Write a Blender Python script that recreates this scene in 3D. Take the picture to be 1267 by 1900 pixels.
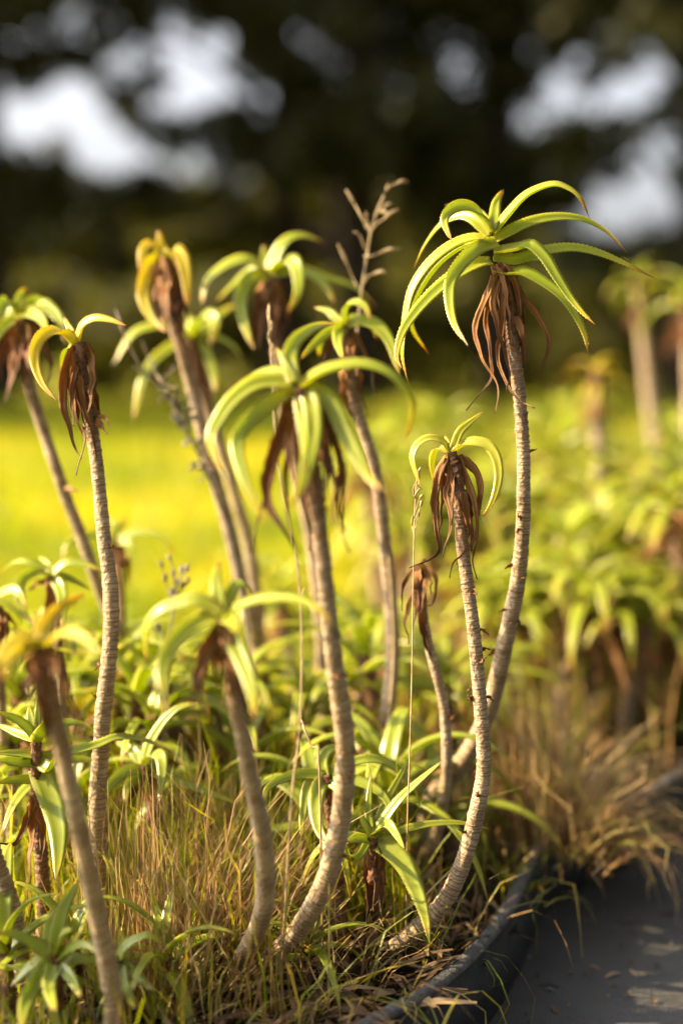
import bpy, math, random
import numpy as np
from mathutils import Vector, Matrix, noise
for o in list(bpy.data.objects):
    bpy.data.objects.remove(o)
rnd = random.Random(7)
nr = np.random.default_rng(11)
SC = bpy.context.scene
COL = SC.collection

# ------------------------------------------------------------------ camera, sky, sun, exposure
CAM_H, PITCH, F, CX, CY = 0.51, math.radians(6.5), 1900*50/36, 633.5, 950.0
cam = bpy.data.cameras.new('camera')
cam.sensor_fit = 'VERTICAL'; cam.sensor_height = 36; cam.sensor_width = 24; cam.lens = 50
cam.clip_start = 0.02; cam.clip_end = 400
cam.dof.use_dof = True; cam.dof.focus_distance = 1.15; cam.dof.aperture_fstop = 1.6
co = bpy.data.objects.new('camera', cam); COL.objects.link(co)
co.location = (0, 0, CAM_H); co.rotation_euler = (math.pi/2 - PITCH, 0, 0)
SC.camera = co
SUN_EL, SUN_AZ = math.radians(34), math.radians(-89)      # azimuth from +Y, negative = to the left
world = bpy.data.worlds.new('World'); SC.world = world; world.use_nodes = True
wn = world.node_tree.nodes; wl = world.node_tree.links
sky = wn.new('ShaderNodeTexSky'); sky.sky_type = 'NISHITA'; sky.sun_disc = False
sky.sun_elevation = SUN_EL; sky.sun_rotation = SUN_AZ
sky.air_density = 0.6; sky.dust_density = 6.0; sky.ozone_density = 0.2
hz = wn.new('ShaderNodeHueSaturation'); hz.inputs['Saturation'].default_value = 0.28       # a bright hazy sky
wl.new(sky.outputs[0], hz.inputs['Color']); wl.new(hz.outputs[0], wn['Background'].inputs[0]); wn['Background'].inputs[1].default_value = 0.125
sd = Vector((math.sin(SUN_AZ)*math.cos(SUN_EL), math.cos(SUN_AZ)*math.cos(SUN_EL), math.sin(SUN_EL)))
sl = bpy.data.lights.new('sun', 'SUN'); sl.energy = 5.0; sl.angle = math.radians(0.5); sl.color = (1.0, 0.77, 0.42)
so = bpy.data.objects.new('sun', sl); COL.objects.link(so)
so.rotation_euler = sd.to_track_quat('Z', 'Y').to_euler(); so.location = (-6, 3, 8)
SC.view_settings.view_transform = 'Standard'; SC.view_settings.look = 'None'
SC.view_settings.exposure = 1.75; SC.view_settings.gamma = 1.0; SC.view_settings.use_curve_mapping = False
SC.render.engine = 'CYCLES'
SC.cycles.use_denoising = True
SC.cycles.max_bounces = 8; SC.cycles.diffuse_bounces = 4; SC.cycles.transmission_bounces = 6; SC.cycles.transparent_max_bounces = 8
SC.cycles.sample_clamp_indirect = 6.0
SC.cycles.caustics_reflective = False; SC.cycles.caustics_refractive = False

# ------------------------------------------------------------------ photo ray -> place
FW = Vector((0, math.cos(PITCH), -math.sin(PITCH))); UP = Vector((0, math.sin(PITCH), math.cos(PITCH))); RT = Vector((1, 0, 0))
CAM = Vector((0, 0, CAM_H))
def at(px, py, d):
    return CAM + d*(FW + ((px-CX)/F)*RT + ((CY-py)/F)*UP)
def ground(px, py, z=0.0):
    v = FW + ((px-CX)/F)*RT + ((CY-py)/F)*UP
    return CAM + v*((z-CAM_H)/v.z)
def foot(px, d, z=0.0):
    """ground point below the ray of column px at view depth d"""
    yv = ((z-CAM_H)/d + math.sin(PITCH))/math.cos(PITCH)
    return CAM + d*(FW + ((px-CX)/F)*RT + yv*UP)

# ------------------------------------------------------------------ helpers: objects
def tag(o, label=None, cat=None, group=None, kind=None):
    if label: o['label'] = label
    if cat: o['category'] = cat
    if group: o['group'] = group
    if kind: o['kind'] = kind
    return o
def empty(name, loc):
    o = bpy.data.objects.new(name, None); COL.objects.link(o); o.location = loc; o.empty_display_size = 0.05
    return o
def mesh_obj(name, verts, faces, mat, parent=None, attrs=None, smooth=True):
    me = bpy.data.meshes.new(name)
    me.from_pydata([tuple(v) for v in verts], [], faces)
    if smooth:
        me.polygons.foreach_set('use_smooth', [True]*len(me.polygons))
    for k, vals in (attrs or {}).items():
        a = me.attributes.new(k, 'FLOAT', 'POINT'); a.data.foreach_set('value', vals)
    me.materials.append(mat)
    o = bpy.data.objects.new(name, me); COL.objects.link(o)
    if parent: o.parent = parent
    return o
def np_obj(name, V, Fc, mat, attrs=None, parent=None, smooth=False):
    """V (n,3), Fc (m,k) arrays"""
    me = bpy.data.meshes.new(name)
    V = np.ascontiguousarray(V, dtype=np.float32); Fc = np.ascontiguousarray(Fc, dtype=np.int32)
    m, k = Fc.shape
    me.vertices.add(len(V)); me.vertices.foreach_set('co', V.ravel())
    me.loops.add(m*k); me.loops.foreach_set('vertex_index', Fc.ravel())
    me.polygons.add(m); me.polygons.foreach_set('loop_start', np.arange(0, m*k, k, dtype=np.int32))
    me.polygons.foreach_set('loop_total', np.full(m, k, dtype=np.int32))
    if smooth: me.polygons.foreach_set('use_smooth', np.ones(m, dtype=bool))
    me.update(calc_edges=True)
    for kk, vals in (attrs or {}).items():
        a = me.attributes.new(kk, 'FLOAT', 'POINT'); a.data.foreach_set('value', np.ascontiguousarray(vals, dtype=np.float32))
    me.materials.append(mat)
    o = bpy.data.objects.new(name, me); COL.objects.link(o)
    if parent: o.parent = parent
    return o
def spline(pts, n):
    """Catmull-Rom through rows of pts (any dimension), resampled evenly to n rows"""
    P = np.array(pts, float)
    if len(P) == 2: 
        P = np.array([P[0], (P[0]+P[1])/2, P[1]])
    Q = np.vstack([2*P[0]-P[1], P, 2*P[-1]-P[-2]])
    out = []
    for i in range(1, len(Q)-2):
        p0, p1, p2, p3 = Q[i-1], Q[i], Q[i+1], Q[i+2]
        for t in np.linspace(0, 1, 16, endpoint=False):
            out.append(0.5*((2*p1)+(-p0+p2)*t+(2*p0-5*p1+4*p2-p3)*t*t+(-p0+3*p1-3*p2+p3)*t**3))
    out.append(Q[-2]); out = np.array(out)
    s = np.concatenate([[0], np.cumsum(np.linalg.norm(np.diff(out[:, :3], axis=0), axis=1))])
    u = np.linspace(0, s[-1], n)
    return np.stack([np.interp(u, s, out[:, k]) for k in range(out.shape[1])], 1), s[-1]

# ------------------------------------------------------------------ materials
def mat(name):
    m = bpy.data.materials.new(name); m.use_nodes = True
    nt = m.node_tree; nt.nodes.remove(nt.nodes['Principled BSDF'])
    return m, nt.nodes, nt.links, nt.nodes['Material Output']
def ramp(nodes, stops):
    r = nodes.new('ShaderNodeValToRGB'); e = r.color_ramp.elements
    while len(e) < len(stops): e.new(0.5)
    for el, (p, c) in zip(e, stops):
        el.position = p; el.color = (*c, 1)
    return r
def mixc(nodes, links, fac, a, b, mode='MIX'):
    n = nodes.new('ShaderNodeMix'); n.data_type = 'RGBA'; n.blend_type = mode
    for sock, v in ((n.inputs[0], fac), (n.inputs[6], a), (n.inputs[7], b)):
        if isinstance(v, bpy.types.NodeSocket): links.new(v, sock)
        elif isinstance(v, (int, float)): sock.default_value = v
        else: sock.default_value = (*v, 1)
    return n.outputs[2]
def attr(nodes, name):
    a = nodes.new('ShaderNodeAttribute'); a.attribute_name = name; return a.outputs['Fac']
def noise_tex(nodes, links, scale, detail=4, coord='Object', rough=0.55, dist=0.0):
    tc = nodes.new('ShaderNodeTexCoord'); n = nodes.new('ShaderNodeTexNoise')
    n.inputs['Scale'].default_value = scale; n.inputs['Detail'].default_value = detail
    n.inputs['Roughness'].default_value = rough; n.inputs['Distortion'].default_value = dist
    links.new(tc.outputs[coord], n.inputs['Vector']); return n.outputs['Fac']
def mathn(nodes, links, op, a, b):
    n = nodes.new('ShaderNodeMath'); n.operation = op
    for i, v in enumerate((a, b)):
        if isinstance(v, bpy.types.NodeSocket): links.new(v, n.inputs[i])
        else: n.inputs[i].default_value = v
    return n.outputs[0]
def bump(nodes, links, h, strength, dist=0.002):
    b = nodes.new('ShaderNodeBump'); b.inputs['Strength'].default_value = strength; b.inputs['Distance'].default_value = dist
    links.new(h, b.inputs['Height']); return b.outputs[0]
def finish(nodes, links, out, col, rough=0.5, spec=0.5, trans=0.0, normal=None, transcol=None, coat=0.0):
    p = nodes.new('ShaderNodeBsdfPrincipled')
    if isinstance(col, bpy.types.NodeSocket): links.new(col, p.inputs['Base Color'])
    else: p.inputs['Base Color'].default_value = (*col, 1)
    if isinstance(rough, bpy.types.NodeSocket): links.new(rough, p.inputs['Roughness'])
    else: p.inputs['Roughness'].default_value = rough
    p.inputs['Specular IOR Level'].default_value = spec
    if coat: p.inputs['Coat Weight'].default_value = coat; p.inputs['Coat Roughness'].default_value = 0.25
    if normal: links.new(normal, p.inputs['Normal'])
    if trans:
        t = nodes.new('ShaderNodeBsdfTranslucent'); c = transcol if transcol is not None else col
        if isinstance(c, bpy.types.NodeSocket): links.new(c, t.inputs['Color'])
        else: t.inputs['Color'].default_value = (*c, 1)
        mx = nodes.new('ShaderNodeMixShader'); mx.inputs[0].default_value = trans
        links.new(p.outputs[0], mx.inputs[1]); links.new(t.outputs[0], mx.inputs[2]); links.new(mx.outputs[0], out.inputs['Surface'])
    else:
        links.new(p.outputs[0], out.inputs['Surface'])

def leaf_material(name, base, mid, late, tip, trans=0.5):
    m, n, l, o = mat(name)
    t = attr(n, 't'); ns = noise_tex(n, l, 60, 3); big = noise_tex(n, l, 14, 2)
    tt = mathn(n, l, 'ADD', t, mathn(n, l, 'MULTIPLY', mathn(n, l, 'SUBTRACT', ns, 0.5), 0.10))
    info = n.new('ShaderNodeObjectInfo')
    tt = mathn(n, l, 'ADD', tt, mathn(n, l, 'MULTIPLY', mathn(n, l, 'SUBTRACT', info.outputs['Random'], 0.6), 0.10))
    r = ramp(n, [(0.0, base), (0.18, mid), (0.64, mid), (0.83, late), (0.925, tip), (0.975, (0.035, 0.018, 0.012))])
    l.new(tt, r.inputs[0])
    c = mixc(n, l, mathn(n, l, 'MULTIPLY', big, 0.45), r.outputs[0], late)
    c = mixc(n, l, mathn(n, l, 'MULTIPLY', info.outputs['Random'], 0.35), c, base)
    edge = attr(n, 'edge')
    er = ramp(n, [(0.82, (0, 0, 0)), (1.0, (1, 1, 1))]); l.new(edge, er.inputs[0])
    c = mixc(n, l, mathn(n, l, 'MULTIPLY', er.outputs[0], 0.35), c, (0.62, 0.42, 0.16))
    sp = noise_tex(n, l, 420, 1); sr = ramp(n, [(0.72, (0, 0, 0)), (0.76, (1, 1, 1))]); l.new(sp, sr.inputs[0])
    c = mixc(n, l, mathn(n, l, 'MULTIPLY', sr.outputs[0], 0.35), c, (0.16, 0.08, 0.03))
    tc = mixc(n, l, 0.0, c, c)
    hs = n.new('ShaderNodeHueSaturation'); hs.inputs['Saturation'].default_value = 1.25; hs.inputs['Value'].default_value = 1.7
    l.new(c, hs.inputs['Color'])
    finish(n, l, o, c, rough=0.33, spec=0.7, trans=trans, normal=bump(n, l, noise_tex(n, l, 200, 3), 0.25, 0.001), transcol=hs.outputs[0])
    return m
LEAF = leaf_material('aloe_leaf', (0.43, 0.45, 0.06), (0.265, 0.335, 0.028), (0.46, 0.40, 0.03), (0.40, 0.14, 0.02))
LEAFY = leaf_material('aloe_leaf_yellow', (0.46, 0.46, 0.06), (0.48, 0.42, 0.02), (0.50, 0.33, 0.02), (0.44, 0.13, 0.02))
LEAFG = leaf_material('aloe_leaf_shoot', (0.36, 0.40, 0.06), (0.25, 0.31, 0.03), (0.38, 0.36, 0.03), (0.36, 0.20, 0.03), trans=0.42)

def dry_material():
    m, n, l, o = mat('dry_leaf'); t = attr(n, 't')
    r = ramp(n, [(0.0, (0.42, 0.21, 0.06)), (0.4, (0.28, 0.10, 0.025)), (0.75, (0.11, 0.04, 0.014)), (1.0, (0.035, 0.022, 0.018))])
    l.new(t, r.inputs[0])
    info = n.new('ShaderNodeObjectInfo')
    c = mixc(n, l, mathn(n, l, 'MULTIPLY', info.outputs['Random'], 0.55), r.outputs[0], (0.46, 0.24, 0.08))
    st = noise_tex(n, l, 90, 5)
    c = mixc(n, l, mathn(n, l, 'MULTIPLY', st, 0.5), c, (0.05, 0.025, 0.015))
    finish(n, l, o, c, rough=0.62, spec=0.3, trans=0.35, normal=bump(n, l, st, 0.8, 0.002)); return m
DRY = dry_material()

def stem_material():
    m, n, l, o = mat('aloe_stem')
    ring, top = attr(n, 'ring'), attr(n, 'top')
    n1 = noise_tex(n, l, 55, 5, rough=0.65); n2 = noise_tex(n, l, 260, 4)
    base = ramp(n, [(0.30, (0.14, 0.085, 0.047)), (0.46, (0.37, 0.265, 0.16)), (0.68, (0.60, 0.465, 0.305))]); l.new(n1, base.inputs[0])
    c = mixc(n, l, mathn(n, l, 'MULTIPLY', n2, 0.45), base.outputs[0], (0.20, 0.14, 0.09))
    rr = ramp(n, [(0.0, (0.9, 0.9, 0.9)), (0.26, (0.1, 0.1, 0.1)), (0.5, (0.0, 0.0, 0.0)), (0.76, (0.75, 0.75, 0.75))]); l.new(ring, rr.inputs[0])
    c = mixc(n, l, mathn(n, l, 'MULTIPLY', attr(n, 'tone'), 0.40), c, (0.52, 0.43, 0.31))
    c = mixc(n, l, mathn(n, l, 'MULTIPLY', rr.outputs[0], 1.0), c, (0.13, 0.072, 0.038))
    tp = mathn(n, l, 'ADD', top, mathn(n, l, 'MULTIPLY', mathn(n, l, 'SUBTRACT', n1, 0.5), 0.6))
    tr = ramp(n, [(0.25, (0, 0, 0)), (0.85, (1, 1, 1))]); l.new(tp, tr.inputs[0])
    brown = ramp(n, [(0.35, (0.05, 0.024, 0.014)), (0.65, (0.20, 0.09, 0.04))]); l.new(n2, brown.inputs[0])
    c = mixc(n, l, tr.outputs[0], c, brown.outputs[0])
    finish(n, l, o, c, rough=0.75, spec=0.25, normal=bump(n, l, n2, 1.0, 0.003)); return m
STEM = stem_material()

def simple(name, stops, scale, rough=0.8, spec=0.3, bs=0.4, bd=0.004, trans=0.0, coord='Object', bscale=None):
    m, n, l, o = mat(name); ns = noise_tex(n, l, scale, 6, coord, 0.6)
    r = ramp(n, stops); l.new(ns, r.inputs[0])
    h = noise_tex(n, l, bscale or scale*5, 5, coord)
    finish(n, l, o, r.outputs[0], rough, spec, trans, bump(n, l, h, bs, bd)); return m
SOIL = simple('soil', [(0.3, (0.020, 0.013, 0.009)), (0.6, (0.05, 0.033, 0.022)), (0.8, (0.10, 0.07, 0.045))], 40, 0.95, 0.1, 1.0, 0.01)
PAVE = simple('asphalt', [(0.25, (0.050, 0.050, 0.051)), (0.75, (0.085, 0.083, 0.083))], 9, 0.85, 0.25, 0.7, 0.003, bscale=420)
LAWN = simple('lawn_turf', [(0.3, (0.16, 0.165, 0.007)), (0.7, (0.27, 0.245, 0.008))], 2.2, 0.9, 0.1, 0.8, 0.02)
EDGE = simple('rubber', [(0.3, (0.012, 0.016, 0.014)), (0.7, (0.028, 0.032, 0.029))], 60, 0.7, 0.3, 0.5, 0.002)
RIM = simple('worn_skylit_rubber', [(0.3, (0.05, 0.05, 0.05)), (0.7, (0.16, 0.15, 0.145))], 90, 0.8, 0.3, 0.8, 0.003)  # lighter grey holds wear plus skylight painted onto the top edge
BARK = simple('bark', [(0.3, (0.02, 0.015, 0.011)), (0.7, (0.06, 0.045, 0.033))], 12, 0.95, 0.1, 1.0, 0.03)
STRAW = simple('straw', [(0.3, (0.34, 0.23, 0.12)), (0.7, (0.60, 0.47, 0.28))], 130, 0.7, 0.3, 0.3, 0.001, trans=0.25)
WEED = simple('dried_weed', [(0.3, (0.16, 0.12, 0.09)), (0.7, (0.34, 0.28, 0.22))], 130, 0.8, 0.2, 0.5, 0.001, trans=0.1)

def blade_material(name, stops, trans, rough=0.5, sat=1.2, val=1.5):
    m, n, l, o = mat(name); v = attr(n, 'var'); r = ramp(n, stops); l.new(v, r.inputs[0])
    hs = n.new('ShaderNodeHueSaturation'); hs.inputs['Saturation'].default_value = sat; hs.inputs['Value'].default_value = val
    l.new(r.outputs[0], hs.inputs['Color'])
    finish(n, l, o, r.outputs[0], rough, 0.4, trans, None, hs.outputs[0]); return m
LAWNB = blade_material('lawn_blades', [(0, (0.10, 0.15, 0.008)), (0.5, (0.27, 0.285, 0.007)), (1, (0.44, 0.375, 0.012))], 0.5)
GRASSG = blade_material('bed_grass_blades', [(0, (0.10, 0.14, 0.015)), (0.5, (0.22, 0.23, 0.02)), (0.8, (0.36, 0.29, 0.05)), (1, (0.40, 0.27, 0.11))], 0.4)
GRASSD = blade_material('dry_grass_blades', [(0, (0.20, 0.105, 0.038)), (0.5, (0.34, 0.20, 0.08)), (0.8, (0.48, 0.34, 0.16)), (1, (0.26, 0.26, 0.04))], 0.3, 0.6, 1.0, 1.2)
LITTER = blade_material('litter', [(0, (0.05, 0.028, 0.014)), (0.7, (0.13, 0.075, 0.035)), (1, (0.34, 0.24, 0.13))], 0.1, 0.8, 1.0, 1.0)
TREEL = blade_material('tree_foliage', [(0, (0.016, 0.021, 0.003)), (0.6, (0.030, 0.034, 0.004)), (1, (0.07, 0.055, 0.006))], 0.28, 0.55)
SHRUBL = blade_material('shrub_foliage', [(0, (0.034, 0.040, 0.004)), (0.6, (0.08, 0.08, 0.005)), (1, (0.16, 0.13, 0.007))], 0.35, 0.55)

# ------------------------------------------------------------------ setting: ground, bed, lawn, pavement
def sheet(name, poly, z, m, kind='structure', disp=0.0, res=None):
    V = [(p[0], p[1], z) for p in poly]
    o = mesh_obj(name, V, [list(range(len(V)))], m, smooth=False); o['kind'] = kind; return o
sheet('ground', [(-150, -20), (150, -20), (150, 260), (-150, 260)], -0.075, LAWN)
EDGE_PX = [(300, 2060), (560, 1960), (690, 1885), (790, 1832), (880, 1755), (938, 1680), (972, 1610), (1002, 1562), (1055, 1528), (1120, 1502), (1190, 1470), (1267, 1425), (1400, 1350), (1600, 1270), (2100, 1130)]
edge_pts = [ground(px, py, 0.012) for px, py in EDGE_PX]
epath, _ = spline([tuple(p) for p in edge_pts], 160)
exy = [(p[0], p[1]) for p in epath]
far = exy[-1]
# pavement: right of the edging, 6 cm below the bed
sheet('pavement', [(-0.6, -2.0), (6, -2.0), (6, far[1])] + exy[::-1] + [(exy[0][0]-0.4, exy[0][1]-0.05)], -0.06, PAVE)
# the bed: soil with low mounds, a strip along the edging
def inside(x, y, poly):
    c = False; j = len(poly)-1
    for i in range(len(poly)):
        (xi, yi), (xj, yj) = poly[i], poly[j]
        if (yi > y) != (yj > y) and x < (xj-xi)*(y-yi)/(yj-yi)+xi: c = not c
        j = i
    return c
BED = [(exy[0][0]-0.5, exy[0][1]-0.1)] + exy + [(4.0, 7.0), (0.35, 4.6), (0.15, 3.0), (0.05, 2.1), (0.0, 1.6), (-0.16, 1.36), (-1.2, 1.26), (-1.3, 0.8)]
def soil_z(x, y):
    return 0.007*noise.noise((x*9, y*9, 3.0)) + 0.004*noise.noise((x*31, y*31, 1.0))
N = 150; xs = np.linspace(-1.3, 4.0, N); ys = np.linspace(0.72, 7.0, 180)
sv, sf = [], []
for j, y in enumerate(ys):
    for i, x in enumerate(xs): sv.append((x, y, soil_z(x, y) - 0.004))
for j in range(len(ys)-1):
    for i in range(N-1):
        cx, cy = (xs[i]+xs[i+1])/2, (ys[j]+ys[j+1])/2
        if inside(cx, cy, BED): sf.append([j*N+i, j*N+i+1, (j+1)*N+i+1, (j+1)*N+i])
# fill polygon just under the gridded soil so its rim follows the edging exactly
sheet('soil_base', BED, -0.022, SOIL)
mesh_obj('soil', sv, sf, SOIL)['kind'] = 'structure'
# lawn: gently rolling sheet behind the bed
lv, lf = [], []
LX = np.linspace(-30, 30, 61); LY = np.concatenate([np.linspace(0.6, 6, 28), np.linspace(6.8, 40, 34)])
def lawn_z(x, y):
    return -0.03 + 0.02*noise.noise((x*0.6, y*0.6, 9.0)) + (0.05*noise.noise((x*0.12, y*0.12, 2.0)) if y > 6 else 0)
for y in LY:
    for x in LX: lv.append((x, y, lawn_z(x, y)))
for j in range(len(LY)-1):
    for i in range(60):
        cx, cy = (LX[i]+LX[i+1])/2, (LY[j]+LY[j+1])/2
        if cx < 0.0 or cy > 5.2: lf.append([j*61+i, j*61+i+1, (j+1)*61+i+1, (j+1)*61+i])
mesh_obj('lawn', lv, lf, LAWN)['kind'] = 'structure'

# edging: a low rubber wall, rim lightened for wear and painted skylight
def sweep(name, path, prof, m, parent, wob=0.0, rib=0.0):
    V, Fc = [], []; k = len(prof)
    for i, p in enumerate(path):
        a = path[max(i-1, 0)]; b = path[min(i+1, len(path)-1)]
        t = Vector((b[0]-a[0], b[1]-a[1], 0)).normalized(); s = Vector((t.y, -t.x, 0))
        for (u, z) in prof:
            w = wob*noise.noise((i*0.9, u*300, z*200))
            V.append((p[0]+s.x*(u+w), p[1]+s.y*(u+w), z+w+(rib if i % 2 else 0)*(z > 0.008)))
    for i in range(len(path)-1):
        for j in range(k):
            Fc.append([i*k+j, i*k+(j+1) % k, (i+1)*k+(j+1) % k, (i+1)*k+j])
    Fc.append(list(range(k))); Fc.append(list(range((len(path)-1)*k, len(path)*k))[::-1])
    return mesh_obj(name, V, Fc, m, parent)
ed = empty('garden_edging', (0, 0, 0)); tag(ed, 'low dark rubber edging, rim greyed by wear and painted skylight, curving between bed and pavement', 'edging')
epf, _ = spline([tuple(p) for p in edge_pts], 420)
sweep('wall', epf, [(-0.004, -0.06), (0.009, -0.06), (0.007, 0.006), (-0.004, 0.006)], EDGE, ed)
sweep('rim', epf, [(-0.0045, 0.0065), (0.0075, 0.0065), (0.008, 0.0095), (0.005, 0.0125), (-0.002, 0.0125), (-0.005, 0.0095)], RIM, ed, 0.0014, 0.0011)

# ------------------------------------------------------------------ plants: stem, leaf, dry leaf
def frames(P):
    T = np.gradient(P, axis=0); T /= np.linalg.norm(T, axis=1)[:, None] + 1e-12
    return T
def build_stem(parent, pts, radii, origin, topness=0.14, mat_=STEM, sides=12, ring=0.0055, name='stem', seed=0, fine=True):
    """pts from top to base"""
    rows = [(*p, r) for p, r in zip(pts, radii)]
    _, L = spline(rows, 8)
    nring = max(6, int(L/ring)); sub = 4 if fine else 2
    n = nring*sub + 1
    rr = random.Random(seed*31+3)
    ln = [rr.uniform(0.45, 1.7)*(1+0.5*noise.noise((q*0.21, seed, 0))) for q in range(nring)]; tot = sum(ln)
    u_ = [0.0]
    for q in ln:
        for k in range(sub): u_.append(u_[-1] + q/sub/tot)
    rows = [(*q[:3], q[3]*0.95) for q in rows]; D, L = spline(rows, 400); us = np.linspace(0, 1, 400)
    S = np.stack([np.interp(u_, us, D[:, k]) for k in range(4)], 1); P = S[:, :3]; R = S[:, 3]
    TT = frames(D[:, :3]); T = np.stack([np.interp(u_, us, TT[:, k]) for k in range(3)], 1)
    V, Fc, ra, ta, va = [], [], [], [], []
    u = Vector((1, 0, 0))
    tilt = [(rr.uniform(-1, 1)*0.6, rr.uniform(-1, 1)*0.6) for _ in range(nring+3)]
    amp = [rr.uniform(0.25, 1.15)**1.3 for _ in range(nring+3)]; tone = [rr.random() for _ in range(nring+3)]
    for i in range(n):
        t = Vector(T[i]).normalized(); u = (u - t*u.dot(t)).normalized(); v = t.cross(u)
        k, ph = divmod(i, sub); ph = ph/sub
        s = L*u_[i]; tp = max(0.0, 1 - s/topness) if topness else 0
        prof = ((0.06, 0.02, -0.012, -0.05)[i % 4] if fine else (0.02, -0.02)[i % 2])*amp[k]*(1+1.5*tp)
        for j in range(sides):
            a = 2*math.pi*j/sides
            irr = noise.noise((math.cos(a)*1.5+seed*7, math.sin(a)*1.5, s*110))*0.06 + noise.noise((math.cos(a)*2+seed, math.sin(a)*2, s*28))*0.09
            ragged = max(0, noise.noise((math.cos(a)*2.2, math.sin(a)*2.2+seed, k*1.7))-0.1)*(0.22 if i % sub == 0 else 0.0)*(0.5+tp)
            r = R[i]*(1 + prof + irr + ragged)
            off = (tilt[k][0]*math.cos(a) + tilt[k][1]*math.sin(a))*R[i]*0.2
            p = Vector(P[i]) + (u*math.cos(a) + v*math.sin(a))*r + t*off - origin
            V.append(p); ra.append(ph); ta.append(tp); va.append(tone[k])
    for i in range(n-1):
        for j in range(sides):
            j2 = (j+1) % sides
            Fc.append([i*sides+j, i*sides+j2, (i+1)*sides+j2, (i+1)*sides+j])
    Fc.append(list(range(sides))[::-1]); Fc.append(list(range((n-1)*sides, n*sides)))
    return mesh_obj(name, V, Fc, mat_, parent, {'ring': ra, 'top': ta, 'tone': va})

def build_leaf(parent, pts, width, origin, m=LEAF, n=78, roll=None, teeth=True, hdir=None, name='leaf', view=True, blunt=0.0):
    """pts base -> tip in the world; width full width in metres"""
    S, L = spline([tuple(p) for p in pts], n); P = S; T = frames(P)
    b = P[0]; far_i = int(np.argmax(np.linalg.norm(P[:, :2]-b[:2], axis=1)))
    h = Vector((P[far_i][0]-b[0], P[far_i][1]-b[1], 0)) if hdir is None else Vector(hdir)
    if h.length < 0.004: h = Vector((0.3, -1, 0))
    h.normalize(); S0 = Vector((0, 0, 1)).cross(h)
    if roll is None: roll = math.radians(42)
    V, Fc, ta, ea = [], [], [], []
    for i in range(n):
        t = Vector(T[i]); f = i/(n-1)
        s0 = (S0 - t*S0.dot(t)).normalized(); N0 = t.cross(s0)
        N0 = -N0 if False else N0
        vd = (CAM - Vector(P[i])); vd = vd - t*vd.dot(t)
        if view and vd.length > 1e-4:
            vd.normalize(); q = N0.angle(vd) if N0.length > 0 else 0
            w = min(1.0, roll/max(q, 1e-3))
            Nn = (N0*(1-w) + vd*w)
            if Nn.length < 1e-3: Nn = N0
            Nn = (Nn - t*Nn.dot(t)).normalized()
        else: Nn = N0
        s = t.cross(Nn)*-1
        wf = (0.80 + 0.20*min(1, f/0.12)) * (1 - f**1.9)**0.85
        a = max(width*0.5*wf, 0.0003)
        tooth = 0.0
        if teeth and i % 2 == 1 and f < 0.93: tooth = 0.0009*(0.6+0.8*noise.noise((i*3.3, width*900, 0.5))**2+0.3)
        ch = 0.30*(1-0.5*f)
        th = 0.55*(1-0.35*f)
        cs = [(-(a+tooth), a*ch), (-0.5*a, -0.02*a), (0, -0.12*a), (0.5*a, -0.02*a), (a+tooth, a*ch), (0.62*a, -th*0.55*a), (0, -th*a), (-0.62*a, -th*0.55*a)]
        es = [1, .5, 0, .5, 1, .55, 0, .55]
        for (x, y), e in zip(cs, es):
            V.append(Vector(P[i]) + s*x + Nn*y - origin); ta.append(f); ea.append(e)
    for i in range(n-1):
        for j in range(8):
            j2 = (j+1) % 8
            Fc.append([i*8+j, (i+1)*8+j, (i+1)*8+j2, i*8+j2])
    Fc.append(list(range(8))); Fc.append(list(range((n-1)*8, n*8))[::-1])
    return mesh_obj(name, V, Fc, m, parent, {'t': ta, 'edge': ea})

def build_dry(parent, pts, width, origin, n=36, seed=0, name='dry_leaf', m=None):
    S, L = spline([tuple(p) for p in pts], n); P = S; T = frames(P)
    rr = random.Random(seed*13+5); ph = rr.uniform(0, 6.28); tw = rr.uniform(-2.2, 2.2); fold = rr.uniform(0.2, 0.8)
    V, Fc, ta = [], [], []
    for i in range(n):
        f = i/(n-1); t = Vector(T[i])
        vd = CAM - Vector(P[i]); vd = (vd - t*vd.dot(t)).normalized(); sd_ = t.cross(vd)
        ang = 0.5*math.sin(ph) + tw*f*f + 0.25*math.sin(f*9+ph)
        s = sd_*math.cos(ang) + vd*math.sin(ang); nn = vd*math.cos(ang) - sd_*math.sin(ang)
        wf = (0.7+0.3*min(1, f/0.1))*(1-f**1.3)**0.9*(1+0.35*noise.noise((f*7, seed*3.1, 0))+0.3*noise.noise((f*23, seed*1.7, 2)))
        a = max(width*0.5*wf, 0.0005); th = 0.0007
        c1 = fold*a*(0.8+0.4*noise.noise((f*6, seed, 4)))
        cs = [(-a, c1), (-0.45*a, 0.1*a), (0, -0.15*a), (0.45*a, 0.1*a), (a, c1*0.8), (0.45*a, 0.1*a-th), (0, -0.15*a-th), (-0.45*a, 0.1*a-th)]
        jt = sd_*(0.0022*min(1, 3*f)*noise.noise((f*5, seed*2.3, 8))) + vd*(0.004*min(1, 3*f)*noise.noise((f*4, seed*1.3, 5)))
        for x, y in cs:
            V.append(Vector(P[i]) + s*x + nn*y + jt - origin); ta.append(f)
    for i in range(n-1):
        for j in range(8):
            j2 = (j+1) % 8
            Fc.append([i*8+j, (i+1)*8+j, (i+1)*8+j2, i*8+j2])
    Fc.append(list(range(8))); Fc.append(list(range((n-1)*8, n*8))[::-1])
    return mesh_obj(name, V, Fc, m or DRY, parent, {'t': ta})

def px_path(pts, d, dz, power=1.4):
    """pixel path -> world path; depth goes from d to d+dz along the leaf"""
    k = len(pts)-1
    return [at(x, y, d + dz*(i/k)**power) for i, (x, y) in enumerate(pts)]

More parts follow.
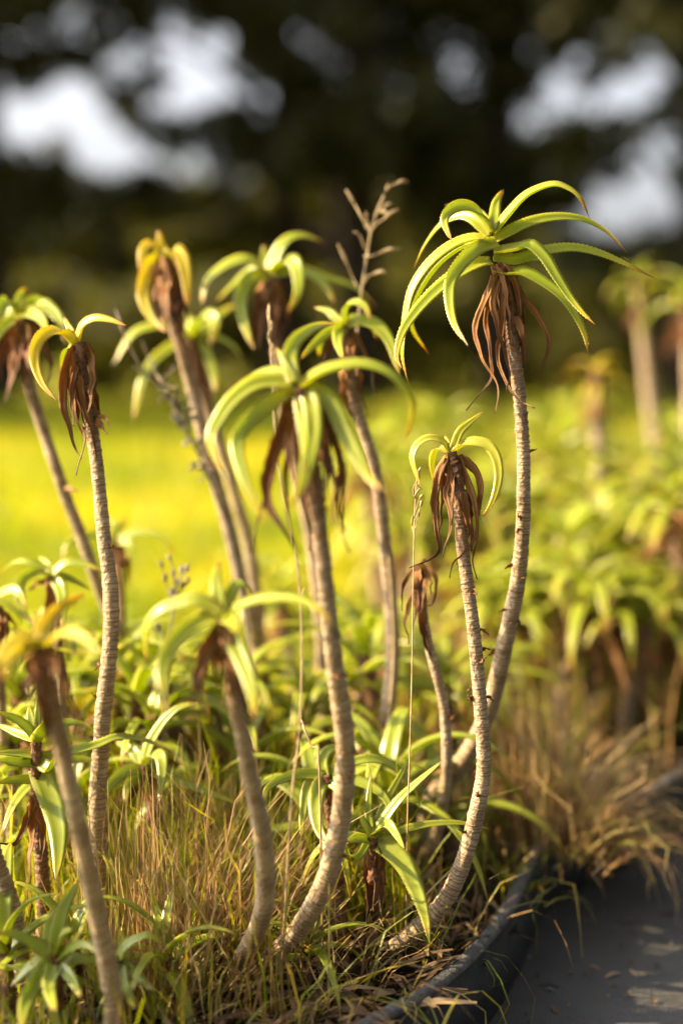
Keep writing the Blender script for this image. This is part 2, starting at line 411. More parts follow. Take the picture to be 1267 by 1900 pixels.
PLANTS = []
SLIM = {'tallest aloe': 0.92, 'slim aloe in sharp': 0.90, 'large centre aloe': 0.76, 'blurred front aloe left of centre': 0.72, 'blurred front aloe at far left': 0.78, 'aloe at left with three': 0.88}
_seed = [0]
def plant(label, stem, d, leaves, dry, base=None, leafmat=LEAF, topness=0.14, group='aloes in the near bed', skirt=0, flakes=0, wk=1.0, name='aloe'):
    """stem: rows (px, py, depth, width_px) from top to base; leaves: (points, depth change, width_px[, material])"""
    _seed[0] += 1; sd_ = _seed[0]; rr = random.Random(sd_*101)
    sw = next((v for k, v in SLIM.items() if k in label), 0.84)
    pts = [at(x, y, dd) for x, y, dd, w in stem]; rad = [0.5*w*dd/F*sw for x, y, dd, w in stem]
    if base is not None:
        g = foot(base[0], base[1], -0.015)
        if (g - pts[-1]).length > 0.02:
            pts.append(g); rad.append(rad[-1]*1.05)
        else: pts[-1] = g
    else: g = ground(stem[-1][0], stem[-1][1], -0.012); pts[-1] = g
    org = Vector((g.x, g.y, 0))
    e = empty(name, org); tag(e, label, 'plant', group)
    st = build_stem(e, pts, rad, org, topness, seed=sd_)
    for lf in leaves:
        p, dz, w = lf[:3]; m = lf[3] if len(lf) > 3 else leafmat
        build_leaf(e, px_path(p, d, dz), w*d/F*1.12*wk, org, m, roll=math.radians(rr.uniform(30, 58)))
    for k, (p, dz, w) in enumerate(dry):
        build_dry(e, px_path(p, d, dz), w*d/F*1.25, org, seed=sd_*20+k)
    # short withered leaf bases hugging the top of the stem
    top = pts[0]; S, L = spline([(*p, r) for p, r in zip(pts, rad)], 60)
    for k in range(skirt):
        i0 = int(rr.uniform(0, 5)); ln = rr.uniform(0.03, 0.075); i1 = min(59, i0 + max(3, int(ln/L*60)))
        a = rr.uniform(0, 6.28); q = []
        for i in range(i0, i1+1, max(1, (i1-i0)//4)):
            ff = (i-i0)/max(1, i1-i0); ro = S[i][3]*(1.05 + 0.55*math.sin(ff*2.6)*rr.uniform(0.6, 1.4))
            q.append(Vector(S[i][:3]) + Vector((math.cos(a+ff*0.4), math.sin(a+ff*0.4), 0))*ro)
        if len(q) >= 3: build_dry(e, q, rr.uniform(0.005, 0.010), org, n=20, seed=sd_*50+k)
    for k in range(flakes):
        i0 = int(rr.uniform(4, 40)); a = rr.uniform(0, 6.28); r0 = S[i0][3]
        c = Vector(S[i0][:3]); dr = Vector((math.cos(a), math.sin(a), 0)); w = rr.uniform(0.003, 0.006)
        q = [c + dr*r0*0.9, c + dr*(r0+0.002) + Vector((0, 0, -0.001)), c + dr*(r0+rr.uniform(0.003, 0.007)) + Vector((0, 0, rr.uniform(-0.006, 0.003)))]
        fl = build_dry(st, q, w, org, n=6, seed=sd_*70+k, name='bark_flake')
    PLANTS.append(e); return e

# ---- the tall one at right
plant('tallest aloe at right, long bare curved stem, fullest crown of arching green leaves',
  [(921,492,1.17,22),(937,521,1.17,26),(950,633,1.17,28),(962,723,1.17,28),(969,812,1.175,28),(971,902,1.18,29),(969,991,1.19,31),(960,1080,1.21,33),(944,1160,1.23,34),(925,1250,1.26,36),(902,1330,1.30,36),(870,1395,1.33,37),(832,1447,1.36,38),(795,1497,1.38,40)],
  1.17,
  [([(913,425),(917,400),(921,374),(934,351)],.03,19),
   ([(915,432),(942,396),(977,360),(1022,342),(1053,349),(1076,369),(1093,405)],-.02,25),
   ([(912,430),(892,396),(866,382),(839,387),(824,410),(839,450)],-.04,24),
   ([(908,436),(879,407),(852,400),(816,418),(785,459),(767,499)],.06,20),
   ([(908,420),(890,396),(860,383),(825,380)],.08,13),
   ([(918,444),(968,418),(1013,405),(1058,403),(1094,412),(1130,434),(1162,468)],.03,21),
   ([(912,446),(879,441),(839,454),(798,486),(767,530),(754,575),(748,625),(747,665),(757,712)],.01,23),
   ([(912,485),(888,488),(848,508),(803,544),(767,584),(745,620),(736,660),(745,684)],-.05,25),
   ([(912,455),(870,452),(815,490),(775,550),(764,605),(795,657)],.09,15),
   ([(925,450),(888,459),(857,486),(836,521),(834,562),(843,602),(868,642)],-.07,24),
   ([(915,466),(955,459),(982,454),(1009,477),(1031,512),(1058,553),(1080,580),(1103,602)],-.05,25),
   ([(915,478),(951,483),(986,474),(1022,463),(1067,460),(1112,470),(1156,488),(1197,508),(1215,517)],.0,20),
   ([(918,498),(940,503),(968,503),(1004,521),(1040,548),(1067,584),(1085,624),(1090,656)],-.04,27),
   ([(918,482),(950,478),(990,480),(1015,478)],.10,17)],
  [([(921,508),(897,562),(881,615),(892,660),(915,696),(926,732),(919,767)],-.02,12),
   ([(914,510),(901,589),(908,651),(910,700),(888,736),(866,763)],-.01,11),
   ([(930,510),(933,589),(922,651),(937,705),(964,741),(991,759)],-.03,12),
   ([(938,508),(977,562),(1009,606),(1018,642),(1004,678),(982,709)],.0,13),
   ([(925,508),(915,560),(925,620),(945,690),(940,725)],-.025,13),
   ([(940,512),(962,575),(970,640),(962,700)],.03,12)],
  base=(770,1.40), skirt=9, flakes=10, topness=0.19)
# ---- slim one in sharp focus
plant('slim aloe in sharp focus at right of centre, few yellow leaves above long brown strips',
  [(838,838,1.15,20),(847,870,1.15,24),(850,894,1.15,26),(853,955,1.15,27),(860,1031,1.15,28),(871,1113,1.15,28),(881,1195,1.155,29),(890,1298,1.16,30),(897,1394,1.165,32),(896,1440,1.17,33),(885,1500,1.17,34),(868,1570,1.175,36),(845,1635,1.18,38),(810,1690,1.185,38),(760,1735,1.19,38),(700,1785,1.2,36)],
  1.15,
  [([(840,834),(853,801),(871,784),(895,764)],.01,14),
   ([(838,839),(857,824),(881,820),(905,827),(920,849),(925,883),(917,921),(903,949),(888,964)],-.03,19),
   ([(834,838),(819,818),(795,813),(775,824),(765,846),(770,873),(783,909)],-.01,15),
   ([(833,838),(818,830),(806,839),(802,863),(807,901)],.03,15),
   ([(836,834),(830,818),(825,808)],.01,7)],
  [([(830,846),(812,887),(806,942),(811,990),(814,1020),(800,1036),(782,1044),(759,1054)],-.015,15),
   ([(833,844),(834,887),(826,914),(835,955),(833,990),(819,1034)],-.03,11),
   ([(850,845),(867,894),(881,949),(879,996),(860,1024),(840,1041),(836,1072)],-.025,11),
   ([(853,845),(886,880),(889,942),(884,1003),(876,1041),(884,1075)],.0,13),
   ([(828,850),(819,921),(819,955),(812,996)],.02,12),
   ([(842,843),(840,880),(843,920),(838,975)],-.02,9)],
  leafmat=leaf_material('aloe_leaf_pale', (0.48,0.46,0.08), (0.36,0.38,0.04), (0.46,0.40,0.04), (0.45,0.24,0.05)), skirt=4, flakes=22, topness=0.17)
# ---- withered one
plant('withered aloe without green leaves, curled brown strips on its crooked stem',
  [(777,1053,1.24,14),(782,1100,1.24,19),(786,1143,1.24,20),(796,1200,1.245,22),(812,1260,1.25,23),(823,1310,1.26,24),(829,1400,1.27,25),(822,1490,1.29,27),(805,1560,1.31,28),(782,1612,1.33,28)],
  1.24, [],
  [([(778,1048),(758,1068),(746,1096),(747,1133)],-.02,8),
   ([(783,1051),(806,1066),(809,1099),(802,1120),(788,1123)],-.01,8),
   ([(783,1055),(799,1075),(797,1102)],-.02,7),
   ([(775,1053),(768,1092),(758,1126),(751,1161),(758,1195)],-.02,11),
   ([(777,1055),(771,1092),(775,1120),(765,1161)],-.025,10),
   ([(781,1052),(790,1075),(785,1110),(779,1140)],-.02,9),
   ([(779,1052),(776,1080),(766,1105)],-.03,9),
   ([(779,1049),(786,1040),(800,1034)],0,5)],
  base=(768,1.34), skirt=5, flakes=8, topness=0.07)
# ---- the big one in the centre
plant('large centre aloe on a thick stem, wide drooping leaves and broad brown skirt',
  [(556,722,.99,34),(565,780,.99,38),(577,850,.99,40),(588,930,.99,42),(597,1030,.995,43),(604,1090,1.0,44),(610,1150,1.005,45),(622,1240,1.015,47),(634,1320,1.03,49),(641,1400,1.045,50),(637,1480,1.06,51),(625,1560,1.075,53),(600,1645,1.095,54),(555,1722,1.12,50),(500,1777,1.14,44),(452,1822,1.16,36)],
  .99,
  [([(547,710),(538,668),(546,637),(570,615),(600,602),(628,602)],.09,26),
   ([(545,705),(531,680),(520,658),(512,645)],.02,11),
   ([(556,714),(590,691),(630,678),(674,675),(715,688),(744,713),(763,746),(761,783),(746,824)],-.02,30),
   ([(545,708),(516,689),(490,688),(461,699),(435,724),(412,765)],.06,24),
   ([(545,714),(505,708),(468,715),(431,743),(405,780),(392,813),(402,853),(427,888)],-.03,30),
   ([(545,722),(508,743),(475,769),(450,794),(440,824),(446,864),(461,909),(497,975)],-.06,26),
   ([(565,718),(578,750),(581,798),(575,842),(560,898),(538,945)],-.09,31),
   ([(572,718),(612,748),(637,798),(660,842),(685,887),(715,912)],-.06,31),
   ([(555,725),(561,769),(567,824),(565,880)],-.06,22),
   ([(568,722),(605,765),(625,820),(630,865),(620,905)],.03,20)],
  [([(548,735),(523,805),(501,872),(497,931),(520,975),(556,1034)],-.02,28),
   ([(545,738),(516,824),(497,909),(472,982),(464,1027)],.0,14),
   ([(549,740),(532,850),(531,934),(542,990),(560,1027)],.01,13),
   ([(572,738),(622,820),(637,898),(634,971),(650,1027)],.0,14),
   ([(570,738),(610,850),(622,900),(617,945),(627,975)],-.02,18),
   ([(566,735),(594,800),(604,860),(605,925)],-.04,30),
   ([(560,735),(574,800),(582,880),(575,950)],-.05,26),
   ([(552,735),(540,800),(545,870),(560,930)],-.03,22),
   ([(575,740),(612,790),(632,850),(626,930),(640,985)],.03,16)],
  skirt=6, flakes=12, topness=0.2)
# ---- orange tipped one at left
plant('aloe at left with three narrow orange-edged yellow leaves on a smooth upright stem',
  [(150,636,1.2,26),(152,684,1.2,28),(156,731,1.2,29),(164,773,1.2,29),(175,820,1.2,29),(182,876,1.2,29),(188,939,1.2,31),(194,1000,1.2,32),(202,1060,1.2,33),(206,1110,1.2,35),(206,1180,1.2,35),(200,1250,1.2,35),(192,1320,1.205,36),(187,1400,1.21,37),(182,1480,1.215,39),(180,1550,1.22,41),(182,1640,1.225,42)],
  1.2,
  [([(141,640),(122,618),(95,615),(74,629),(65,656),(69,687),(82,716),(106,744)],-.04,22),
   ([(142,640),(152,605),(174,591),(202,593),(235,604)],-.02,19),
   ([(139,634),(133,615),(126,602),(120,587)],.02,11),
   ([(139,640),(125,645),(117,662),(114,690)],.04,10, LEAF)],
  [([(140,642),(122,684),(117,735),(122,773),(139,829),(152,851)],-.02,19),
   ([(143,645),(135,700),(139,763),(155,804),(156,836),(145,864),(142,882)],-.03,9),
   ([(162,640),(172,684),(169,731),(165,765)],-.02,16),
   ([(148,640),(140,690),(133,740),(137,790)],-.03,12),
   ([(174,762),(184,772),(195,776),(203,788)],-.02,9),
   ([(176,776),(184,788),(200,808)],-.02,14)],
  base=(188,1.235), leafmat=LEAFY, skirt=7, flakes=6, topness=0.15)
# ---- front, blurred
plant('blurred front aloe left of centre with pale floppy leaves and torn brown skirt',
  [(412,1150,.97,34),(425,1220,.97,38),(435,1290,.975,40),(447,1350,.985,42),(462,1430,1.0,46),(478,1500,1.015,48),(488,1560,1.03,50),(493,1620,1.05,50),(490,1680,1.07,52),(472,1740,1.1,52),(440,1795,1.14,48)],
  .97,
  [([(410,1138),(367,1114),(328,1120),(292,1135),(272,1163),(270,1195),(273,1235)],.02,26),
   ([(410,1146),(367,1155),(335,1179),(312,1210),(302,1246),(304,1293),(312,1325)],-.06,32),
   ([(412,1136),(404,1098),(402,1070),(407,1041)],.03,22),
   ([(415,1138),(428,1105),(440,1085),(458,1088),(467,1112)],.06,20),
   ([(416,1142),(445,1124),(480,1112),(520,1108),(560,1114),(592,1132),(622,1165)],-.04,26),
   ([(414,1150),(436,1195),(456,1242),(469,1290),(472,1335)],-.06,31),
   ([(416,1146),(432,1155),(440,1175)],-.05,22)],
  [([(410,1160),(381,1218),(364,1266),(357,1322)],-.03,30),
   ([(412,1165),(383,1235),(374,1290),(384,1335)],-.01,18),
   ([(420,1165),(448,1230),(468,1300),(478,1362)],-.02,18),
   ([(416,1160),(428,1215),(426,1270),(418,1310)],-.04,24),
   ([(412,1160),(398,1215),(404,1280)],.02,18)],
  base=(428,1.15), skirt=4, leafmat=LEAF, topness=0.12)
plant('blurred front aloe at far left with flat yellow crown on a dull leaning stem',
  [(80,1200,.93,36),(92,1260,.935,38),(104,1330,.945,40),(119,1400,.955,42),(135,1480,.965,44),(150,1545,.975,46),(165,1612,.985,46),(178,1680,1.0,47),(190,1740,1.01,48),(202,1800,1.02,48),(210,1860,1.03,50)],
  .93,
  [([(77,1192),(45,1185),(15,1204),(-8,1235),(-20,1272)],-.03,28),
   ([(80,1190),(91,1151),(118,1122),(160,1102)],.05,24),
   ([(82,1194),(118,1173),(158,1183),(182,1218)],-.05,26),
   ([(76,1196),(42,1205),(20,1228),(4,1265)],-.06,24),
   ([(79,1188),(72,1165),(80,1140)],.02,18)],
  [([(76,1205),(58,1245),(52,1305)],-.03,28),
   ([(86,1205),(108,1225),(126,1285),(146,1337),(150,1370)],-.01,12),
   ([(82,1205),(72,1240),(78,1290)],-.04,26),
   ([(86,1205),(100,1235),(104,1275)],-.03,24)],
  base=(213,1.035), leafmat=LEAFY, skirt=5, topness=0.12)
# ---- behind the centre
plant('aloe right behind the centre crown, stem curving down to the left of the slim aloe',
  [(643,606,1.31,24),(650,680,1.31,26),(656,740,1.32,27),(675,800,1.33,28),(695,870,1.34,29),(707,950,1.35,30),(718,1050,1.37,31),(727,1150,1.39,32),(728,1230,1.41,33),(722,1300,1.42,33),(714,1370,1.44,34)],
  1.31,
  [([(638,602),(641,570),(660,560),(678,570),(689,597)],-.02,20),
   ([(645,604),(671,595),(700,605),(722,632),(733,665),(741,700)],-.03,24),
   ([(636,602),(623,590),(608,577),(582,570)],.02,16),
   ([(640,602),(629,615),(627,635),(637,668)],-.06,20),
   ([(634,604),(610,616),(586,636),(556,668)],-.03,18),
   ([(632,604),(605,618),(594,640),(592,662)],.05,14),
   ([(646,604),(660,590),(690,600),(700,630)],.07,16)],
  [([(638,612),(615,635),(604,660),(597,685)],-.02,16),
   ([(650,612),(668,640),(690,690),(693,735)],-.01,10),
   ([(645,612),(655,660),(662,700)],-.03,18),
   ([(640,612),(632,650),(640,690)],-.03,18)],
  base=(700,1.47), skirt=8, topness=0.13)
plant('aloe behind with spreading crown above the centre, pinkish dead leaves below it',
  [(500,520,1.45,26),(506,580,1.45,28),(512,640,1.45,28),(530,760,1.46,29),(558,900,1.48,30),(585,1050,1.5,31),(598,1200,1.52,33),(605,1350,1.55,34)],
  1.45,
  [([(494,505),(470,485),(446,481),(413,496),(383,525),(374,572)],-.02,24),
   ([(500,500),(527,450),(560,437),(604,450)],.02,22),
   ([(497,500),(491,480),(490,453)],.01,16),
   ([(503,504),(524,484),(545,485),(553,510),(551,547),(532,586)],-.07,24),
   ([(505,506),(556,503),(586,514),(608,536),(621,564)],-.03,20),
   ([(508,504),(560,500),(615,518),(663,536),(702,576)],.06,20),
   ([(497,508),(462,520),(447,555),(453,599),(472,651)],-.06,26),
   ([(495,500),(460,505),(430,530),(400,560)],.07,20)],
  [([(496,525),(476,575),(464,622)],-.03,24),
   ([(500,525),(490,580),(484,640)],-.04,24),
   ([(506,525),(515,580),(525,640)],-.03,24),
   ([(508,525),(530,570),(540,615)],.0,20),
   ([(498,525),(480,590),(478,650)],.02,22),
   ([(504,525),(506,590),(500,655)],-.05,26)],
  base=(606,1.58), skirt=6, topness=0.2)
plant('aloe behind at upper left with closed yellow crown cupped over a dark dead core',
  [(305,476,1.42,24),(312,520,1.42,32),(319,570,1.42,34),(327,615,1.42,31),(341,662,1.42,29),(356,720,1.43,29),(373,790,1.43,30),(391,860,1.44,31),(411,930,1.45,31),(432,1010,1.46,32),(448,1080,1.47,32),(466,1150,1.48,33),(486,1240,1.5,34)],
  1.42,
  [([(300,480),(297,462),(297,445),(294,426)],.01,17),
   ([(302,478),(280,490),(267,532),(269,563),(285,595),(311,618)],-.04,25),
   ([(300,474),(288,456),(275,453),(264,468),(260,505)],-.02,18),
   ([(306,478),(322,464),(338,478),(346,518),(348,570)],-.03,26),
   ([(303,476),(310,462),(320,470),(330,500)],.05,20),
   ([(301,478),(290,470),(280,490),(276,530)],.06,18)],
  [([(304,485),(290,530),(290,590)],-.03,24),
   ([(308,485),(308,540),(312,600)],-.05,28),
   ([(312,485),(330,540),(336,590)],-.03,26),
   ([(314,485),(340,545),(346,600)],.0,18),
   ([(306,485),(298,550),(306,610)],-.04,24),
   ([(310,485),(320,545),(326,610)],-.045,26)],
  base=(500,1.55), leafmat=LEAFY, skirt=8, topness=0.16)
plant('leaning aloe partly hidden behind the closed yellow crown, leaves spread both sides',
  [(352,628,1.55,24),(366,680,1.55,26),(382,740,1.55,27),(400,800,1.56,27),(425,880,1.57,28),(445,950,1.58,28),(462,1010,1.59,29),(474,1100,1.6,30),(486,1220,1.62,30)],
  1.55,
  [([(345,620),(320,606),(285,605),(245,622),(210,678)],-.02,22),
   ([(348,628),(312,648),(285,672),(262,715),(248,785)],-.03,20),
   ([(354,624),(365,595),(388,583),(400,602),(390,645)],-.05,24),
   ([(356,622),(385,606),(410,582),(446,560)],.03,18),
   ([(356,626),(395,625),(430,640),(452,670)],.02,20),
   ([(358,630),(385,660),(398,700),(400,730)],-.03,20),
   ([(350,622),(352,600),(345,580)],.03,16)],
  [([(356,640),(372,680),(385,720),(398,740)],-.02,24),
   ([(350,640),(345,690),(352,730)],-.02,18),
   ([(358,640),(380,690),(392,725)],.0,20)],
  base=(510,1.66), skirt=6, topness=0.15)
plant('aloe at the left edge behind, half its crown cut by the frame, grey leaning stem',
  [(42,592,1.38,26),(46,640,1.38,27),(51,690,1.38,27),(63,740,1.38,27),(85,810,1.39,27),(105,870,1.39,28),(126,930,1.4,28),(150,990,1.41,28),(174,1060,1.42,29),(198,1125,1.44,29),(228,1205,1.46,30),(258,1282,1.48,30),(282,1345,1.5,31)],
  1.38,
  [([(38,584),(36,565),(40,546),(51,533)],.02,20),
   ([(44,586),(73,564),(98,577),(114,602),(121,638)],-.04,26),
   ([(36,584),(15,558),(2,577),(-4,606)],-.03,24),
   ([(38,588),(10,603),(-8,630),(-14,660)],-.02,22),
   ([(44,584),(62,560),(85,562),(100,590)],.06,22),
   ([(40,588),(52,580),(76,590),(90,620)],-.07,22),
   ([(36,584),(10,575),(-20,585),(-40,615)],.05,22)],
  [([(38,598),(19,634),(4,668),(0,716)],-.03,26),
   ([(42,600),(28,650),(22,705),(8,756)],-.02,20),
   ([(48,600),(78,640),(94,684),(86,718)],-.01,22),
   ([(44,600),(52,650),(58,690)],-.05,24),
   ([(40,600),(36,650),(28,700)],-.045,26),
   ([(122,905),(134,908),(146,914)],-.02,9)],
  base=(300,1.54), skirt=6, topness=0.13)
# ---- low ones
plant('small aloe behind at left with thin arching leaves, dark withered strips under it',
  [(216,1000,1.5,14),(222,1060,1.5,18),(226,1150,1.5,20),(230,1280,1.52,22)], 1.5,
  [([(216,1000),(255,988),(298,995),(328,1034)],-.02,14),([(214,1000),(165,993),(128,1010),(115,1044)],-.02,14),([(216,1000),(222,978),(234,957)],.01,12),
   ([(216,1000),(212,975),(205,955)],.02,10),([(218,1002),(240,1010),(236,1040)],-.05,14)],
  [([(220,1005),(232,1040),(238,1090)],-.02,22),([(216,1005),(214,1050),(220,1100)],-.02,14),([(214,1005),(205,1030),(185,1050)],0,10)], base=(236,1.56), topness=0.2)
plant('aloe at left behind the flat yellow crown, curling pale leaves with dark rib',
  [(95,1068,1.33,18),(104,1110,1.33,22),(110,1200,1.33,24),(116,1320,1.34,26),(120,1420,1.35,27)], 1.33,
  [([(94,1066),(67,1060),(43,1072),(36,1108),(47,1139),(66,1162)],-.04,18),([(97,1066),(122,1045),(158,1047),(188,1058)],-.01,16),
   ([(92,1064),(51,1043),(24,1045),(-2,1066)],.02,17),([(98,1068),(112,1090),(117,1120),(116,1166)],-.06,20),([(94,1062),(88,1045),(72,1032)],.03,10),
   ([(98,1066),(130,1075),(170,1095)],.0,16)],
  [([(98,1075),(108,1130),(104,1180)],-.03,18),([(92,1072),(70,1085),(45,1100)],0,10),([(102,1075),(118,1150),(128,1220)],-.01,12),([(96,1075),(90,1140),(96,1200)],-.02,18)], base=(124,1.4), topness=0.2, skirt=4)
plant('aloe at the left edge with one pale leaf curving into view above dark stems',
  [(-14,1120,1.3,18),(-4,1180,1.3,24),(2,1300,1.31,26),(8,1420,1.32,28)], 1.3,
  [([(-14,1118),(6,1100),(32,1095),(52,1128)],-.03,22),([(-14,1118),(-20,1090),(-10,1066)],.02,16),([(-16,1118),(-40,1110),(-60,1140)],0,18)],
  [([(-8,1125),(10,1160),(16,1215)],-.02,16),([(-12,1125),(-2,1180),(-6,1240)],-.03,20),([(0,1130),(22,1150),(40,1200)],0,8)], base=(14,1.38), skirt=4)
plant('green rosette at the left edge, one broad leaf hanging straight down in front',
  [(68,1372,1.18,24),(68,1450,1.18,28),(72,1520,1.185,30),(78,1600,1.19,32),(82,1680,1.2,34)], 1.18,
  [([(68,1372),(50,1350),(28,1334),(-8,1320)],-.02,24),([(66,1372),(30,1358),(-6,1343)],.03,18),([(66,1366),(58,1332),(55,1308)],.02,16),([(69,1364),(72,1315),(76,1278)],.03,12),
   ([(70,1374),(80,1352),(94,1328)],-.05,28),([(66,1402),(30,1398),(-8,1397)],-.01,17),([(66,1416),(30,1416),(-8,1409)],-.04,20),([(67,1446),(25,1448),(-8,1453)],-.02,17),
   ([(72,1425),(86,1455),(101,1502),(109,1545),(109,1590),(104,1632)],-.07,42),([(72,1405),(110,1398),(150,1390),(180,1382),(215,1368),(250,1369),(290,1381),(324,1405)],.04,18),
   ([(72,1420),(106,1414),(135,1410),(172,1411),(212,1426)],.06,16),([(72,1366),(110,1344),(150,1342),(182,1358)],.08,16),([(70,1410),(92,1425),(104,1400)],-.03,22)],
  [([(66,1480),(53,1515),(38,1553),(20,1566),(-6,1566)],-.03,14),([(72,1470),(82,1530),(78,1600)],-.02,26),([(66,1470),(62,1530),(58,1590),(52,1640)],-.02,18),([(74,1460),(90,1520),(96,1580)],.0,20)],
  base=(86,1.22), leafmat=LEAFG, topness=0.4)
plant('rosette right of the orange-leaved stem with a silvery curled front leaf',
  [(268,1420,1.26,22),(278,1460,1.26,24),(292,1530,1.27,26),(306,1600,1.28,28)], 1.26,
  [([(268,1410),(283,1371),(308,1333),(335,1312),(374,1303)],.0,18),([(266,1415),(245,1390),(214,1376)],.03,22),([(266,1426),(232,1432),(207,1455),(188,1494)],-.04,20),
   ([(267,1416),(278,1402),(298,1402),(302,1437),(296,1490)],-.06,23),([(272,1428),(320,1445),(380,1468),(444,1492)],-.01,17),([(270,1420),(300,1425),(340,1440),(362,1462)],.05,18),
   ([(268,1412),(262,1395),(266,1372)],.03,12),([(266,1430),(240,1455),(232,1490)],-.02,16)],
  [([(270,1432),(262,1475),(258,1520)],-.01,12),([(274,1435),(290,1490),(300,1540)],-.03,20),([(272,1435),(276,1490),(270,1545)],-.02,16)], base=(312,1.3), leafmat=LEAFG, topness=0.4)
plant('rosette half hidden by the centre stem, drooping leaves with reddish tips either side',
  [(607,1438,1.2,22),(612,1500,1.2,24),(620,1570,1.205,26),(628,1640,1.21,28)], 1.2,
  [([(604,1440),(598,1415),(608,1393),(630,1388),(655,1398)],.02,20),([(602,1438),(557,1437),(523,1446),(497,1462),(485,1489)],-.03,19),([(602,1440),(545,1442),(478,1454)],.06,11),
   ([(600,1446),(574,1456),(564,1497),(558,1556)],-.03,19),([(606,1444),(592,1462),(586,1497),(593,1541),(618,1581)],-.06,26),([(612,1442),(652,1447),(684,1458),(709,1475),(725,1503),(725,1550)],-.03,20),
   ([(610,1436),(640,1418),(684,1408),(718,1415),(753,1440),(772,1472),(782,1508)],.02,17),([(608,1446),(640,1470),(655,1510)],-.05,20),([(604,1434),(590,1400),(588,1378)],.05,12)],
  [([(608,1450),(618,1490),(616,1540)],-.02,18),([(604,1450),(592,1500),(590,1560)],.0,10),([(610,1450),(630,1500),(640,1545)],0,12)], base=(632,1.23), leafmat=LEAFG, topness=0.4)
plant('low rosette right of the centre stem, one wide pale leaf bent to the soil',
  [(690,1555,1.17,24),(692,1600,1.17,27),(692,1650,1.175,28),(690,1710,1.18,30)], 1.17,
  [([(688,1550),(684,1500),(688,1438)],.02,14),([(690,1550),(715,1490),(742,1440),(768,1388)],.06,13),([(692,1552),(734,1492),(766,1459),(822,1410)],.01,18),
   ([(692,1558),(735,1544),(785,1531),(850,1527),(908,1538)],.03,15, LEAF),([(692,1560),(721,1573),(750,1604),(772,1651),(788,1699),(797,1752)],-.05,34),([(690,1545),(718,1528),(735,1548),(750,1575)],-.04,17),
   ([(688,1560),(665,1556),(644,1562)],-.05,20),([(688,1560),(640,1552),(601,1569),(576,1598),(558,1644)],.02,17),([(688,1548),(672,1520),(668,1500)],.0,15),([(686,1556),(664,1590),(642,1584)],-.04,12)],
  [([(690,1570),(682,1640),(684,1720)],-.02,22),([(694,1570),(706,1640),(708,1700)],-.02,20),([(691,1570),(696,1630),(692,1690)],-.03,22)], leafmat=LEAFG, topness=0.4)
plant('small aloe behind the centre stem with a thin hooped leaf and upright tip',
  [(672,1380,1.38,18),(672,1440,1.38,22),(674,1520,1.4,24)], 1.38,
  [([(668,1382),(640,1345),(600,1340),(568,1368),(556,1434)],-.02,15),([(672,1380),(664,1355),(680,1352),(694,1380),(692,1430)],-.03,18),([(674,1380),(700,1372),(722,1352)],.01,18),
   ([(674,1384),(710,1372),(740,1390),(775,1436)],-.02,17),([(674,1384),(690,1410),(668,1446)],-.05,18),([(670,1384),(640,1390),(610,1430)],.03,16)],
  [([(672,1390),(660,1420),(664,1470)],-.02,20),([(674,1390),(690,1430),(686,1480)],-.02,20)], base=(676,1.45), topness=0.3)
plant('broad green shoot lowest at the left corner, leaves splayed over the litter',
  [(101,1772,1.04,20),(104,1800,1.04,24),(108,1850,1.05,28)], 1.04,
  [([(100,1772),(63,1750),(30,1734),(-8,1731)],-.01,24),([(101,1768),(114,1701),(131,1661),(148,1633)],.05,25),([(100,1768),(92,1725),(106,1688)],.03,25),([(102,1768),(116,1733),(136,1723)],-.02,16),
   ([(99,1778),(68,1825),(48,1862),(40,1912)],-.06,32),([(106,1775),(131,1757),(147,1734),(166,1697)],-.01,13, LEAFY),([(104,1780),(126,1762),(157,1752),(184,1770)],-.03,17),([(104,1782),(157,1780),(194,1794)],.02,22),
   ([(102,1782),(130,1810),(150,1850)],-.03,22),([(98,1776),(60,1790),(20,1830)],.0,22),([(100,1780),(92,1830),(104,1880)],-.06,24)],
  [([(104,1785),(96,1830),(92,1880)],-.04,14),([(102,1785),(125,1820),(150,1835)],0,14)], base=(108,1.07), leafmat=LEAFG, topness=0.4)
plant('green shoot just right of the blurred leaning stem foot, leaf arching right',
  [(222,1782,1.06,16),(224,1810,1.06,18),(226,1850,1.07,20)], 1.06,
  [([(222,1780),(232,1757),(255,1741),(278,1736),(305,1754)],.0,18),([(223,1784),(253,1812),(285,1838)],-.02,20),([(222,1780),(240,1775),(270,1790)],.04,16),([(221,1780),(228,1750),(222,1725)],.05,14),([(223,1785),(232,1830),(250,1870)],-.05,20),
   ([(221,1782),(200,1800),(185,1840)],-.03,18)], [([(223,1790),(236,1830),(244,1860)],-.02,12)], base=(227,1.1), leafmat=LEAFG, topness=0.4)
plant('thick bare stem leaning in from the left edge near the bottom',
  [(-30,1500,1.1,34),(-10,1585,1.1,38),(15,1660,1.105,42),(32,1725,1.11,46),(44,1800,1.13,48)], 1.1,
  [([(-32,1490),(-50,1450),(-90,1440)],0,24),([(-30,1490),(-26,1455),(-30,1420)],0,22),([(-34,1495),(-60,1500),(-90,1530)],0,24)], [([(-30,1505),(-38,1545),(-36,1590)],-.02,24)], base=(48,1.16), topness=0.08)

